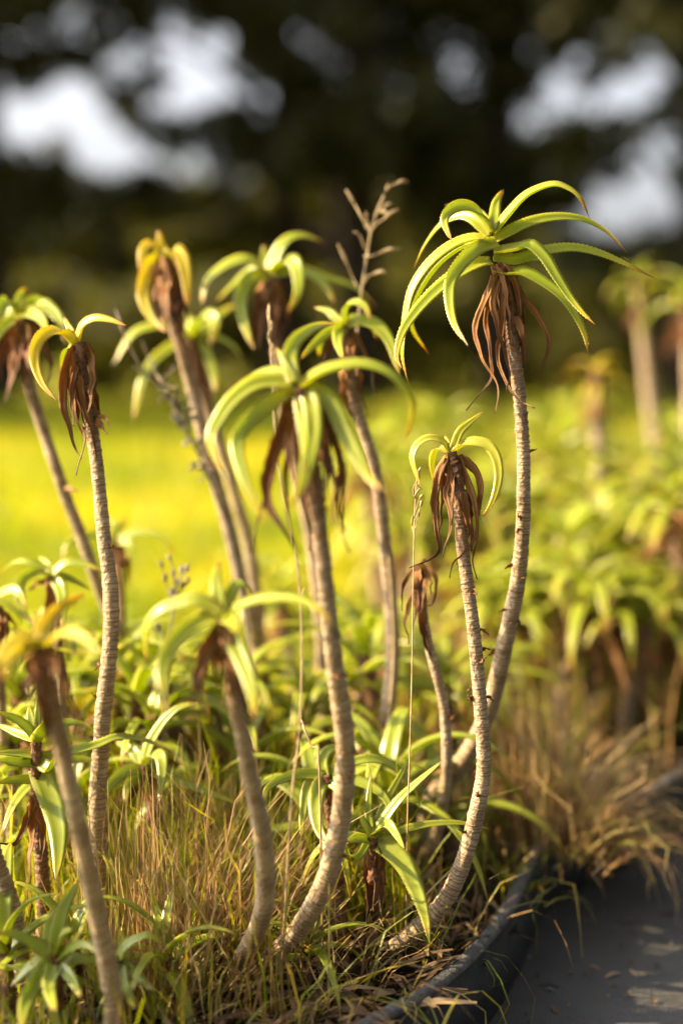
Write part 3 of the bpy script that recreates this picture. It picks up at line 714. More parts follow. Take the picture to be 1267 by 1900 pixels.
# ------------------------------------------------------------------ further aloes: prototypes and copies
def proc_leaf_path(base, phi, L, e0, bend, n=8):
    p = Vector(base); out = [p.copy()]
    for i in range(n):
        f = (i+0.5)/n; e = e0 - bend*f**1.2
        p = p + Vector((math.cos(phi)*math.cos(e), math.sin(phi)*math.cos(e), math.sin(e)))*(L/n); out.append(p.copy())
    return out
def proc_aloe(seed, height, nleaf, L, ndry, m, lean=0.1, rw=0.0085, name='aloe', droop=1.0):
    rr = random.Random(seed); e = empty(name, (0, 0, 0))
    la = rr.uniform(0, 6.28); lx, ly = math.cos(la)*lean*height, math.sin(la)*lean*height
    pts = [Vector((lx, ly, height)), Vector((lx*0.8, ly*0.8, height*0.75)), Vector((lx*0.3, ly*0.3, height*0.4)), Vector((0, 0, -0.015))]
    build_stem(e, pts, [rw*0.85, rw, rw*1.1, rw*1.2], Vector((0, 0, 0)), 0.14, seed=seed, sides=8, ring=0.010, fine=False)
    c = pts[0]
    for k in range(nleaf):
        phi = k*2.399 + rr.uniform(-0.3, 0.3); f = k/max(1, nleaf-1)
        e0 = math.radians(78 - 62*f + rr.uniform(-8, 8)); ln = L*(0.5 + 0.5*math.sin(min(1, f*1.3+0.25)*1.57))*rr.uniform(0.85, 1.15)
        pth = proc_leaf_path(c + Vector((0, 0, -0.03*f)), phi, ln, e0, droop*math.radians(90 + 45*rr.random()))
        build_leaf(e, pth, L*0.115*rr.uniform(0.85, 1.15), Vector((0, 0, 0)), m, n=16, teeth=False, hdir=(math.cos(phi), math.sin(phi), 0), view=False)
    for k in range(ndry):
        phi = rr.uniform(0, 6.28); ln = rr.uniform(0.07, 0.14)*L/0.16
        pth = proc_leaf_path(c + Vector((0, 0, -0.035 - rr.random()*0.03)), phi, ln, math.radians(-15), math.radians(85))
        build_dry(e, pth, rr.uniform(0.009, 0.016)*L/0.16, Vector((0, 0, 0)), n=12, seed=seed*9+k)
    return e
def copy_plant(src, loc, rz, sc, label=None, group=None):
    r = src.copy(); COL.objects.link(r); r.location = loc; r.rotation_euler = (0, 0, rz); r.scale = (sc, sc, sc)
    if label: r['label'] = label
    if group: r['group'] = group
    for ch in src.children:
        c = ch.copy(); COL.objects.link(c); c.parent = r
        for g in ch.children:
            q = g.copy(); COL.objects.link(q); q.parent = c
    return r
SHOOTS = [proc_aloe(211, 0.10, 10, 0.13, 5, LEAFG, 0.2, name='aloe_shoot', rw=.006), proc_aloe(212, 0.06, 9, 0.12, 4, LEAFG, 0.2, name='aloe_shoot', rw=.006, droop=.8), proc_aloe(213, 0.15, 9, 0.11, 7, LEAF, 0.25, name='aloe_shoot', rw=.007)]
protos = [proc_aloe(201, 0.36, 11, 0.15, 15, LEAF, 0.18), proc_aloe(202, 0.30, 12, 0.15, 14, LEAF, 0.1), proc_aloe(203, 0.26, 12, 0.16, 14, LEAF, 0.15),
          proc_aloe(204, 0.40, 10, 0.14, 12, LEAFY, 0.12), proc_aloe(205, 0.20, 13, 0.15, 10, LEAF, 0.2), proc_aloe(206, 0.33, 11, 0.15, 15, LEAF, 0.25)]
used = set()
def place(pi, loc, rz, sc, label, group):
    if pi not in used:
        used.add(pi); o = protos[pi]; o.location = loc; o.rotation_euler = (0, 0, rz); o.scale = (sc, sc, sc)
        tag(o, label, 'plant', group); return o
    o = copy_plant(protos[pi], loc, rz, sc, label, group); o['category'] = 'plant'; return o
ORD = ['first', 'second', 'third', 'fourth', 'fifth', 'sixth', 'seventh', 'eighth', 'ninth', 'tenth', 'eleventh', 'twelfth', 'thirteenth', 'fourteenth']
ROWS = [('nearest row', [980, 1050, 1110, 1170, 1230, 1290, 1350], 1.95, 0.92), ('second row', [720, 790, 855, 920, 985, 1050, 1115, 1180, 1245, 1310], 2.22, 1.05),
        ('third row', [700, 765, 830, 895, 960, 1025, 1085, 1150, 1210, 1275], 2.6, 1.1), ('fourth row', [690, 750, 815, 880, 945, 1010, 1075, 1140, 1205, 1270], 3.05, 1.0),
        ('fifth row', [740, 805, 870, 935, 1000, 1065, 1130, 1195, 1260], 3.6, 0.95), ('back row', [760, 825, 890, 955, 1020, 1085, 1150, 1215, 1280], 4.3, 0.95)]
for row, cols, d, s in ROWS:
    for i, px in enumerate(cols):
        dd = d*rnd.uniform(0.95, 1.06); g = foot(px + rnd.uniform(-14, 14), dd)
        h = 'short' if i % 3 == 0 else 'bushy'
        place(rnd.choice([0, 1, 1, 2, 2, 4, 5]), (g.x, g.y, 0), rnd.uniform(0, 6.28), s*rnd.uniform(0.85, 1.12),
              'out of focus aloe in the %s of the right-hand bed, %s from the left' % (row, ORD[i]), 'blurred aloes in the right-hand bed')
LOW = [('nearest row', [900, 960, 1020, 1080, 1140, 1200, 1265], 1.88, 1.0), ('second row', [760, 830, 890, 950, 1010, 1080, 1150, 1215, 1290], 2.15, 1.15),
       ('third row', [735, 800, 860, 925, 990, 1055, 1120, 1185, 1250], 2.5, 1.3)]
for row, cols, d, s in LOW:
    for i, px in enumerate(cols):
        g = foot(px + rnd.uniform(-12, 12), d*rnd.uniform(0.97, 1.04))
        place(4, (g.x, g.y, 0), rnd.uniform(0, 6.28), s*rnd.uniform(0.85, 1.15), 'low leafy aloe under the %s of the right-hand bed, %s from the left' % (row, ORD[i]), 'blurred aloes in the right-hand bed')
def tall_proto(seed, px, py, d, basepx, L, nleaf, m, label):
    top = at(px, py, d); g = foot(basepx, d); h = top.z
    e = proc_aloe(seed, h, nleaf, L, 12, m, 0.0, 0.013, droop=1.1)
    # lean the whole plant so that its crown reaches the top point
    ang = math.atan2(top.x-g.x, h); e.rotation_euler = (0, ang, 0); e.location = (g.x, g.y, 0)
    tag(e, label, 'plant', 'blurred aloes in the right-hand bed')
tall_proto(301, 1166, 510, 2.7, 1250, 0.09, 8, LEAF, 'tall blurred aloe at right with a pale stem, just right of the tallest crown')
tall_proto(302, 1262, 545, 2.5, 1290, 0.13, 12, LEAF, 'tall blurred aloe cut by the right edge, yellow-tipped leaf reaching left')
tall_proto(303, 1095, 685, 2.3, 1120, 0.08, 8, LEAFY, 'blurred aloe with a dull yellow hooded crown under the tallest crown')
tall_proto(304, 822, 1185, 1.75, 830, 0.06, 3, LEAFY, 'blurred dead aloe head with brown leaves behind the withered curled stem')
MID = [(-600,1.07,1,1.5,'added unseen aloe past the left edge, shading the path side'),(-540,1.05,1,1.1,'second added unseen aloe past the left edge, shading the bed'),  # unseen aloes added to shade the path and lower left bed
       (345,1.62,4,.75,'low aloe in the grass behind the pale floppy front crown'),(255,1.75,4,.8,'low aloe seen against the lawn just right of the orange-leaved stem'),
       (150,1.48,4,.85,'low aloe behind the upright left stem, among withered strips'),(30,1.5,2,.8,'bushy low aloe near the left edge against bright lawn'),
       (420,1.45,4,.8,'low aloe in dry grass directly behind the torn brown skirt'),(530,1.5,4,.8,'low aloe in dry grass left of the centre stem'),
       (560,1.85,2,.8,'leafy aloe behind the centre stem, second from the lawn'),(665,1.75,4,.85,'leafy aloe between the centre stem and the withered stem'),
       (790,1.7,4,.8,'leafy aloe right behind the withered curled stem'),(735,2.1,1,.85,'bushy aloe far behind the withered stem'),
       (960,1.72,4,.7,'low aloe behind the dry grass tuft at the edging'),(860,1.62,4,.6,'low aloe in shade between the two curved stems'),(480,2.0,2,.75,'leafy aloe at the lawn border behind dry grass')]
for px, d, pi, sc, lab in MID:
    g = foot(px, d); place(pi, (g.x, g.y, 0), rnd.uniform(0, 6.28), sc, lab, 'low aloes in the near bed')
SH = [(25,1.3,2,1.0,'young aloe low at the left edge, in front of bright lawn'),(150,1.33,0,1.1,'young aloe low between the two leaning left stems'),(225,1.36,2,1.2,'young aloe against the lawn just right of the upright left stem'),
      (330,1.34,2,1.1,'young aloe below the pale floppy crown, behind dry grass'),(390,1.42,2,1.3,'taller young aloe behind the torn brown skirt'),(300,1.5,2,1.3,'young aloe on the lawn border behind the grey leaning stem'),
      (470,1.36,0,1.2,'young aloe right of the blurred front stem, among straw'),(520,1.45,2,1.2,'young aloe left of the thick centre stem, near the lawn'),(545,1.28,0,1.1,'young aloe touching the left side of the thick centre stem'),
      (720,1.36,0,1.2,'young aloe between low pale-leaved rosette and withered stem'),(760,1.5,2,1.3,'young aloe behind the withered crooked stem'),(845,1.42,1,1.2,'young aloe in shade between withered stem and slim stem'),
      (880,1.52,2,1.1,'young aloe behind the slim stem near the dry tuft'),(640,1.55,2,1.3,'young aloe behind the centre stem, right side'),(180,1.5,2,1.3,'young aloe behind the orange-leaved stem at left'),
      (90,1.42,2,1.3,'young aloe behind the green left-edge rosette'),(330,1.12,1,.8,'tiny green shoot low in the front grass'),(560,1.16,1,.7,'tiny green shoot beside the foot of the centre stem'),(20,1.08,1,1.0,'green shoot in the lower left corner, leaves spread flat'),(160,1.12,1,.8,'tiny green shoot right of the blurred leaning stem')]
used2 = set()
for px, d, pi, sc, lab in SH:
    g = foot(px, d); loc = (g.x, g.y, 0); rz = rnd.uniform(0, 6.28)
    if pi not in used2:
        used2.add(pi); o = SHOOTS[pi]; o.location = loc; o.rotation_euler = (0, 0, rz); o.scale = (sc, sc, sc); tag(o, lab, 'plant', 'young aloe shoots in the near bed')
    else:
        o = copy_plant(SHOOTS[pi], loc, rz, sc, lab, 'young aloe shoots in the near bed'); o['category'] = 'plant'
for i, o in enumerate(protos):
    if i not in used:
        for ch in list(o.children): bpy.data.objects.remove(ch)
        bpy.data.objects.remove(o)

# ------------------------------------------------------------------ dry stalks and weeds
def tube(pts, r0, r1, n=20, sides=6):
    S, L = spline([tuple(p) for p in pts], n); T = frames(S); V, Fc = [], []; u = Vector((1, 0.2, 0))
    for i in range(n):
        t = Vector(T[i]); u = (u - t*u.dot(t)).normalized(); v = t.cross(u); r = r0 + (r1-r0)*i/(n-1)
        for j in range(sides):
            a = 2*math.pi*j/sides; V.append(Vector(S[i]) + (u*math.cos(a)+v*math.sin(a))*r)
    for i in range(n-1):
        for j in range(sides): Fc.append([i*sides+j, i*sides+(j+1) % sides, (i+1)*sides+(j+1) % sides, (i+1)*sides+j])
    Fc.append(list(range(sides))[::-1]); Fc.append(list(range((n-1)*sides, n*sides)))
    return V, Fc
def tube_obj(name, pts, r0, r1, m, parent, org, n=20):
    V, Fc = tube(pts, r0, r1, n); return mesh_obj(name, [v-org for v in V], Fc, m, parent)
def spikelet(parent, a, b, w, m, org, name='spikelet'):
    """a husk-like spindle from a to b with a few ridges"""
    n, sides = 9, 6; S, L = spline([tuple(a), tuple((Vector(a)+Vector(b))/2 + Vector((0, 0, w*0.3))), tuple(b)], n); T = frames(S); V, Fc = [], []; u = Vector((0.3, 1, 0.1))
    for i in range(n):
        f = i/(n-1); t = Vector(T[i]); u = (u - t*u.dot(t)).normalized(); v = t.cross(u)
        r = w*0.5*max(0.06, math.sin(math.pi*min(1, f*0.9+0.08))**0.8)*(1.18 if i % 2 else 0.86)
        for j in range(sides):
            an = 2*math.pi*j/sides; V.append(Vector(S[i]) + (u*math.cos(an)*1.0 + v*math.sin(an)*0.6)*r - org)
    for i in range(n-1):
        for j in range(sides): Fc.append([i*sides+j, i*sides+(j+1) % sides, (i+1)*sides+(j+1) % sides, (i+1)*sides+j])
    Fc.append(list(range(sides))[::-1]); Fc.append(list(range((n-1)*sides, n*sides)))
    return mesh_obj(name, V, Fc, m, parent)
def stalk(label, stem, d, r0, r1, branches, base, m=STRAW, name='grass_stalk'):
    g = foot(base[0], base[1], -0.01); pts = [at(x, y, d) for x, y in stem]; pts.append(g)
    org = Vector((g.x, g.y, 0)); e = empty(name, org); tag(e, label, 'stalk', 'dry seed stalks among the aloes')
    tube_obj('stem', pts[::-1], r0, r1, m, e, org, 40)
    for (pth, w) in branches:
        q = [at(x, y, d + rnd.uniform(-.008, .008)) for x, y in pth]
        if len(q) > 2:
            b = tube_obj('branch', q[:-1], r1*1.0, r1*0.6, m, e, org, 8); spikelet(b, q[-2], q[-1], 1.1*w*d/F, m, org)
        else: spikelet(e, q[0], q[1], w*d/F, m, org)
    return e
stalk('tall branched dry stalk with pale seed husks rising beside the tallest crown', [(712,362),(700,390),(688,428),(680,480),(672,530),(664,600),(658,700),(680,800),(704,900),(722,1050),(730,1200),(720,1350)], 1.36, .0015, .0009,
  [([(716,352),(725,345),(734,341),(758,338)],9),([(716,355),(722,338)],6),([(699,393),(706,396),(718,395)],9),([(703,392),(714,384),(727,378)],8),([(688,430),(698,416),(710,408),(742,388)],9),
   ([(686,430),(680,410),(678,392)],8),([(684,430),(668,398),(658,380),(641,352)],9),([(677,462),(669,440),(665,434),(655,431)],5),([(676,475),(690,475),(702,470),(745,461)],9),
   ([(664,535),(652,510),(645,492),(626,452)],9),([(675,525),(684,512),(694,508),(718,507)],10)], (700,1.5))
stalk('thin upright grass stalk with drooping husks left of the slim aloe', [(774,872),(770,930),(768,1000),(766,1100),(764,1250),(760,1400),(756,1520)], 1.15, .0007, .0005,
  [([(776,880),(781,866)],7),([(774,890),(766,905),(769,925)],7),([(772,900),(780,905),(768,922)],6),([(770,950),(778,925),(787,920)],8),([(770,965),(780,940),(783,930)],8),([(769,985),(776,960),(778,948)],7),([(768,990),(764,975),(766,955)],6),([(774,905),(778,890),(776,872)],6)], (752,1.2))
stalk('thin grass stalk crossing left of the large centre crown, narrow seed spike', [(499,566),(501,620),(505,680),(508,760),(516,860),(534,960),(552,1050),(560,1180),(556,1350),(540,1500)], 1.06, .0009, .0006,
  [([(499,575),(500,562)],6),([(500,600),(496,585),(499,572)],6),([(501,620),(505,606),(503,594)],6),([(502,640),(498,628),(501,612)],6),([(504,664),(508,650),(505,636)],6),([(551,1062),(556,1042)],7),([(560,1110),(566,1090)],7)], (520,1.14))
stalk('weed with small grey seed heads left of the pale floppy crown', [(330,1075),(326,1110),(318,1160),(310,1250),(306,1360),(306,1480)], 1.34, .0012, .0009,
  [([(328,1090),(345,1062),(352,1048)],13),([(327,1095),(336,1065),(340,1052)],12),([(326,1100),(322,1070),(320,1055)],13),([(324,1120),(308,1080),(304,1066)],11),([(322,1125),(302,1055),(296,1040)],11),([(327,1105),(345,1085),(352,1075)],11),([(322,1120),(322,1105),(316,1092)],12),([(326,1110),(338,1095),(340,1080)],11),([(314,1200),(296,1170),(290,1158)],11),([(328,1085),(318,1042),(310,1030)],9)], (308,1.42), WEED, 'weed')
tw = []
for k in range(46):
    f = rnd.random(); bx, by = 300 + f*95 + rnd.uniform(-8, 8), 700 + f*190
    ax, ay = bx + rnd.uniform(-30, 34), by + rnd.uniform(-28, 22)
    tw.append(([(bx, by), ((ax+bx)/2+rnd.uniform(-5, 5), (ay+by)/2), (ax, ay)], rnd.uniform(6, 11)))
tw += [([(300,720),(268,690),(232,625),(214,572)],7),([(290,690),(275,660),(262,630)],7),([(285,700),(262,690),(248,684)],7)]
stalk('fuzzy dried flower stalk leaning against the stem of the closed yellow crown', [(290,690),(310,730),(340,790),(372,850),(405,930),(430,1010),(450,1110),(465,1250)], 1.40, .0018, .0014, tw, (480,1.5), WEED, 'weed')
stalk('short pale twiggy stalk standing left of the curved stem foot of the withered aloe', [(562,1345),(580,1390),(592,1420)], 1.12, .0009, .0008, [([(566,1352),(556,1330)],5)], (600,1.17))

# ------------------------------------------------------------------ grass (nobody could count it)
def blades(name, roots, heights, lean, width, m, kind='stuff', segs=4, curl=1.0, dirs=None, seed=0, patch=None):
    """roots (n,3): strips bending over in random directions"""
    g = np.random.default_rng(seed); n = len(roots); phi = g.uniform(0, 2*np.pi, n) if dirs is None else dirs
    tilt = np.abs(g.normal(lean, lean*0.8, n)); kink = g.normal(0, 0.16, (n, segs+1)); turn = g.normal(0, 0.22, (n, segs+1)); K = segs+1
    V = np.zeros((n, K, 2, 3)); pos = roots.copy(); w = width*g.uniform(0.6, 1.3, n)
    sx = np.stack([-np.sin(phi), np.cos(phi), np.zeros(n)], 1)
    tw = g.uniform(-1.2, 1.2, n); sx = sx*np.cos(tw)[:, None] + np.stack([np.cos(phi), np.sin(phi), np.zeros(n)], 1)*np.sin(tw)[:, None]
    for k in range(K):
        f = k/segs; ww = w*(1-f)**0.7*0.5 + 0.00012
        V[:, k, 0] = pos - sx*ww[:, None]; V[:, k, 1] = pos + sx*ww[:, None]
        a = tilt*(0.5 + curl*1.6*f) + kink[:, k]*(k > 0); pk = phi + turn[:, k]*k
        pos = pos + np.stack([np.cos(pk)*np.sin(a), np.sin(pk)*np.sin(a), np.cos(a)], 1)*(heights/segs)[:, None]
    V = V.reshape(-1, 3); base = (np.arange(n)*K*2)[:, None]
    Fc = np.concatenate([base + np.array([[2*k, 2*k+1, 2*k+3, 2*k+2]]) for k in range(segs)], 0)
    vr = g.random(n)
    if patch: vr = np.clip(0.35*vr + 0.32 + 0.75*np.array([noise.noise((x*patch, y*patch*0.6, 5)) + 0.6*noise.noise((x*patch*2.7, y*patch*2, 8)) for x, y in roots[:, :2]]), 0, 1)
    var = np.repeat(vr, K*2)
    o = np_obj(name, V, Fc, m, {'var': var}); o['kind'] = kind; return o
def scatter(n, poly_fn, seed, dmin, dmax, pxmin, pxmax, dpow=1.0):
    g = np.random.default_rng(seed); out = []
    while len(out) < n:
        d = dmin + (dmax-dmin)*g.random()**dpow; px = g.uniform(pxmin, pxmax); p = foot(px, d)
        if poly_fn is None or poly_fn(p.x, p.y): out.append((p.x, p.y, 0))
    return np.array(out)
inbed = lambda x, y: inside(x, y, BED)
notbed = lambda x, y: not inside(x, y, BED)
def zlawn(R):
    R[:, 2] = [lawn_z(x, y) - 0.003 for x, y in R[:, :2]]; return R
# lawn near and far
R = zlawn(scatter(22000, lambda x, y: notbed(x, y) and x < 0.6, 31, 1.24, 3.4, -150, 900, 1.4))
blades('lawn_grass', R, nr.uniform(0.05, 0.11, len(R)), 0.45, 0.0045, LAWNB, seed=1, patch=3.0)
R = zlawn(scatter(34000, notbed, 32, 3.2, 14, -200, 1500, 1.4))
blades('lawn_grass', R, nr.uniform(0.06, 0.12, len(R)), 0.5, 0.014, LAWNB, seed=2, segs=3, patch=1.3)
# green grass in the bed
def clear_feet(x, y):
    # the feet of the two sweeping stems lie on bare soil
    return inbed(x, y) and not (-0.11 < x < 0.02 and y < 1.2) and not (0.02 < x < 0.10 and y < 1.22)
R = scatter(650, clear_feet, 33, 1.02, 1.9, -60, 620); blades('bed_grass', R, nr.uniform(0.03, 0.10, len(R)), 0.5, 0.0024, GRASSG, seed=3)
R = scatter(5000, inbed, 34, 1.9, 5.0, 600, 1400); blades('bed_grass', R, nr.uniform(0.06, 0.18, len(R)), 0.4, 0.006, GRASSG, seed=4)
R = scatter(3200, inbed, 35, 1.85, 4.5, 640, 1400); blades('bed_grass', R, nr.uniform(0.05, 0.17, len(R)), 0.35, 0.007, LAWNB, seed=6)
R = scatter(1500, inbed, 36, 1.75, 4.5, 640, 1400); blades('dry_grass', R, nr.uniform(0.08, 0.3, len(R)), 0.25, 0.005, GRASSD, seed=7)
R = scatter(2600, None, 37, 1.22, 1.75, -80, 760); R[:, 2] = -0.01; blades('bed_grass', R, nr.uniform(0.05, 0.2, len(R)), 0.38, 0.0026, LAWNB, seed=8)
# dry tussocks
def tussock(px, d, n, spread, hmin, hmax, lean, m, width, seed, name='dry_grass'):
    g = np.random.default_rng(seed); c = foot(px, d)
    R = np.stack([c.x + g.normal(0, spread, n), c.y + g.normal(0, spread, n), np.zeros(n)], 1)
    ph = np.arctan2(R[:, 1]-c.y, R[:, 0]-c.x) + g.normal(0, 1.1, n)
    return blades(name, R, hmin + (hmax-hmin)*g.random(n)**1.6, lean, width, m, dirs=ph, seed=seed, segs=5, curl=0.9)
for k, (px, d, n, sp, h0, h1, ln) in enumerate([(330,1.18,300,.045,.05,.17,.36),(395,1.2,340,.045,.06,.20,.32),(290,1.25,110,.05,.05,.14,.4),(455,1.31,150,.04,.06,.17,.35),(310,1.12,130,.04,.04,.11,.5),(520,1.3,80,.05,.05,.14,.4),(425,1.35,90,.05,.06,.15,.3)]):
    tussock(px, d, n, sp, h0, h1, ln, GRASSD, .0020, 60+k)
    tussock(px+20, d, n//5, sp, h0, h1*0.9, ln, GRASSG, .0022, 160+k, 'bed_grass')
for k, (px, d, n, sp, h0, h1, ln) in enumerate([(1050,1.47,340,.035,.06,.2,.8),(1075,1.51,140,.025,.06,.18,.8),(1000,1.55,220,.05,.06,.2,.5),(950,1.68,160,.06,.06,.17,.45)]):
    tussock(px, d, n, sp, h0, h1, ln, GRASSD if k != 3 else GRASSG, .0028, 80+k)
for k, (px, d, n, sp, h0, h1, ln) in enumerate([(560,1.1,22,.02,.1,.22,.85),(600,1.13,18,.05,.06,.14,.7),(330,1.08,45,.05,.04,.12,.7),(250,1.1,40,.05,.04,.12,.6)]):
    tussock(px, d, n, sp, h0, h1, ln, GRASSG, .0022, 100+k, 'bed_grass')
for k, (px, d, n, sp, h0, h1, ln) in enumerate([(690,1.14,26,.03,.05,.16,.9),(800,1.2,22,.02,.04,.13,.95),(870,1.26,20,.02,.04,.12,.9),(940,1.36,40,.02,.04,.13,.8),(610,1.09,14,.03,.05,.16,.9),(1110,1.52,26,.02,.05,.2,1.0)]):
    tussock(px, d, n, sp, h0, h1, ln, GRASSG if k % 2 else GRASSD, .0018, 130+k, 'bed_grass')
# litter: twigs and torn dead leaves lying on the soil
g = np.random.default_rng(5); R = scatter(1700, inbed, 41, 1.0, 2.2, -80, 1150); R[:, 2] = 0.004
n = len(R); ph = g.uniform(0, 6.28, n); ln = g.uniform(0.01, 0.06, n); w = g.uniform(0.0012, 0.004, n)
dx = np.stack([np.cos(ph), np.sin(ph), g.uniform(-0.1, 0.35, n)], 1)*ln[:, None]; sx = np.stack([-np.sin(ph), np.cos(ph), g.uniform(-0.5, 0.5, n)], 1)*w[:, None]
V = np.stack([R-sx*0.6, R+sx*0.6, R+dx*0.5+sx+np.array([0, 0, .004]), R+dx*0.5-sx+np.array([0, 0, .004]), R+dx+sx*0.3, R+dx-sx*0.3], 1).reshape(-1, 3)
b = (np.arange(n)*6)[:, None]; Fc = np.concatenate([b+np.array([[0, 1, 2, 3]]), b+np.array([[3, 2, 4, 5]])], 0)
rp = [ground(g.uniform(760, 1330), g.uniform(1500, 1960), -0.06) for _ in range(170)]; rp = [p for p in rp if not inside(p.x, p.y, BED)]
RP = np.array([(p.x, p.y, -0.0585) for p in rp]); n2 = len(RP); ph = g.uniform(0, 6.28, n2); ln = g.uniform(0.002, 0.02, n2)*g.random(n2)+0.002; w = g.uniform(0.0008, 0.0025, n2)
dx = np.stack([np.cos(ph), np.sin(ph), g.uniform(0, 0.15, n2)], 1)*ln[:, None]; sx = np.stack([-np.sin(ph), np.cos(ph), g.uniform(-0.3, 0.3, n2)], 1)*w[:, None]
V2 = np.stack([RP-sx*0.6, RP+sx*0.6, RP+dx*0.5+sx+np.array([0, 0, .002]), RP+dx*0.5-sx+np.array([0, 0, .002]), RP+dx+sx*0.3, RP+dx-sx*0.3], 1).reshape(-1, 3)
b2 = (np.arange(n2)*6)[:, None]; np_obj('path_litter', V2, np.concatenate([b2+np.array([[0, 1, 2, 3]]), b2+np.array([[3, 2, 4, 5]])], 0), LITTER, {'var': np.repeat(g.random(n2), 6)})['kind'] = 'stuff'
np_obj('leaf_litter', V, Fc, LITTER, {'var': np.repeat(g.random(n), 6)})['kind'] = 'stuff'

# ------------------------------------------------------------------ trees and shrubs behind the lawn
def leaf_cloud(clumps, per, size, seed):
    """many small leaves through the volumes of the clumps (x, y, z, r)"""
    g = np.random.default_rng(seed); Vs = []; va = []
    for (x, y, z, r) in clumps:
        n = int(per*r**2.2) + 8
        dd = g.normal(0, 1, (n, 3)); dd /= np.linalg.norm(dd, axis=1)[:, None]; rad = r*g.random(n)**0.45*(1+0.25*g.normal(0, 1, n)*0.5)
        c = np.array([x, y, z]) + dd*rad[:, None]*np.array([1, 1, 0.8])
        a = g.normal(0, 1, (n, 3)); a /= np.linalg.norm(a, axis=1)[:, None]; q = g.normal(0, 1, (n, 3)); bvec = np.cross(a, q); bvec /= np.linalg.norm(bvec, axis=1)[:, None]
        s = size*g.uniform(0.6, 1.4, n)[:, None]
        Vs.append(np.stack([c - a*s, c - bvec*s*0.42 + a*s*0.1, c + a*s, c + bvec*s*0.42 + a*s*0.1], 1)); va.append(np.repeat(g.random(n), 4))
    V = np.concatenate(Vs).reshape(-1, 3); Fc = np.arange(len(V)).reshape(-1, 4)
    return V, Fc, np.concatenate(va)
def tree(label, base, height, trunk_r, clumps, per=420, size=0.075, seed=0, m=TREEL, group='dark trees behind the lawn', name='tree', limbs=True):
    e = empty(name, base); b = Vector(base); tag(e, label, 'tree', group); rr = random.Random(seed)
    top = b + Vector((rr.uniform(-.3, .3), rr.uniform(-.3, .3), height))
    V, Fc = tube([b + Vector((0, 0, -0.15)), b.lerp(top, 0.3) + Vector((rr.uniform(-.1, .1), 0, 0)), b.lerp(top, 0.7) + Vector((rr.uniform(-.15, .15), 0, 0)), top], trunk_r*1.25, trunk_r*0.3, 18, 10)
    tr = mesh_obj('trunk', [v-b for v in V], Fc, BARK, e)
    if limbs:
        for c in clumps[::max(1, len(clumps)//9)]:
            cp = Vector(c[:3]); hz = min(cp.z*0.75, height*0.8); st = b.lerp(top, max(0.2, hz/max(height, .1)))
            V, Fc = tube([st, st.lerp(cp, 0.5) + Vector((0, 0, 0.15)), cp], trunk_r*0.42, trunk_r*0.08, 8, 6)
            mesh_obj('limb', [v-b for v in V], Fc, BARK, e)
    V, Fc, va = leaf_cloud(clumps, per, size, seed)
    np_obj('crown', V - np.array(b), Fc, m, {'var': va}, e)
    return e
def wpt(px, py, d):
    p = at(px, py, d); return (p.x, p.y, p.z)
def clumps_px(lst, d, dvar, r, seed, jitter=12):
    g = random.Random(seed); out = []
    for px, py in lst:
        dd = d + g.uniform(-dvar, dvar); p = at(px + g.uniform(-jitter, jitter), py + g.uniform(-jitter, jitter), dd); out.append((p.x, p.y, p.z, r*g.uniform(0.75, 1.25)))
    return out
def fillrect(x0, x1, y0, y1, step, holes, seed):
    g = random.Random(seed); out = []
    y = y0
    while y <= y1:
        x = x0 + g.uniform(0, step*0.5)
        while x <= x1:
            if not any(((x-hx)/hw)**2 + ((y-hy)/hh)**2 < 1 for hx, hy, hw, hh in holes): out.append((x, y))
            x += step*g.uniform(0.8, 1.2)
        y += step*0.85
    return out
CORES = [(190,262,58,55),(350,122,68,42),(322,188,62,36),(112,178,45,40),(238,112,30,28),(272,300,44,34),(362,318,40,28),(6,215,26,62),(466,342,30,30),(68,238,32,36),(60,75,18,16),(205,40,22,16),(130,20,16,14),(300,45,14,14),(430,60,14,14),
         (1148,398,78,56),(1215,300,36,34),(1240,372,42,40),(1166,176,26,24),(986,226,24,22),(1084,196,24,22),(1240,130,22,22),(860,122,18,18),(655,110,16,16),(1020,160,18,16),(120,80,16,14),(180,35,16,14),(520,190,22,22),(440,170,20,18),(420,95,18,18),(560,60,14,12),(740,200,14,14),(950,60,14,12),(1060,130,14,14),(1200,100,14,14)]
HOLES = [(x, y, w+(13 if x < 480 else 24), h+(13 if x < 480 else 24)) for x, y, w, h in CORES]
# far-off frame positions get their own spread so that the row goes on both ways
specs = [
 ('dark tree with its trunk at the far left edge of the lawn', (-3.15, 13.0), 7.5, .17, (-420, 130, -500, 400), 13.0),
 ('dark tree behind at left, sky showing through below its crown', (-0.55, 15.0), 8.0, .16, (110, 480, -600, 400), 14.5),
 ('dark tree with dense crown filling the top centre', (0.15, 14.0), 8.5, .2, (440, 800, -620, 330), 14.0),
 ('dark tree right of centre with gaps of sky at its right side', (1.6, 14.5), 8.5, .18, (760, 1060, -620, 400), 14.5),
 ('dark tree at the right, crown open around a bright patch of sky', (3.2, 13.5), 8.0, .17, (1040, 1400, -560, 500), 13.5)]
for k, (lab, (bx, by), h, tr_, (x0, x1, y0, y1), d) in enumerate(specs):
    pts = fillrect(x0, x1, max(y0, -60), y1, 40, HOLES, 300+k); cl = clumps_px(pts, d, 1.3, 0.235, 310+k, 8)
    cl += clumps_px(fillrect(x0, x1, y0, -70, 75, [], 350+k), d, 1.4, 0.42, 360+k)
    tree(lab, (bx, by, -0.05), h, tr_, cl, per=2100, size=0.075, seed=320+k)
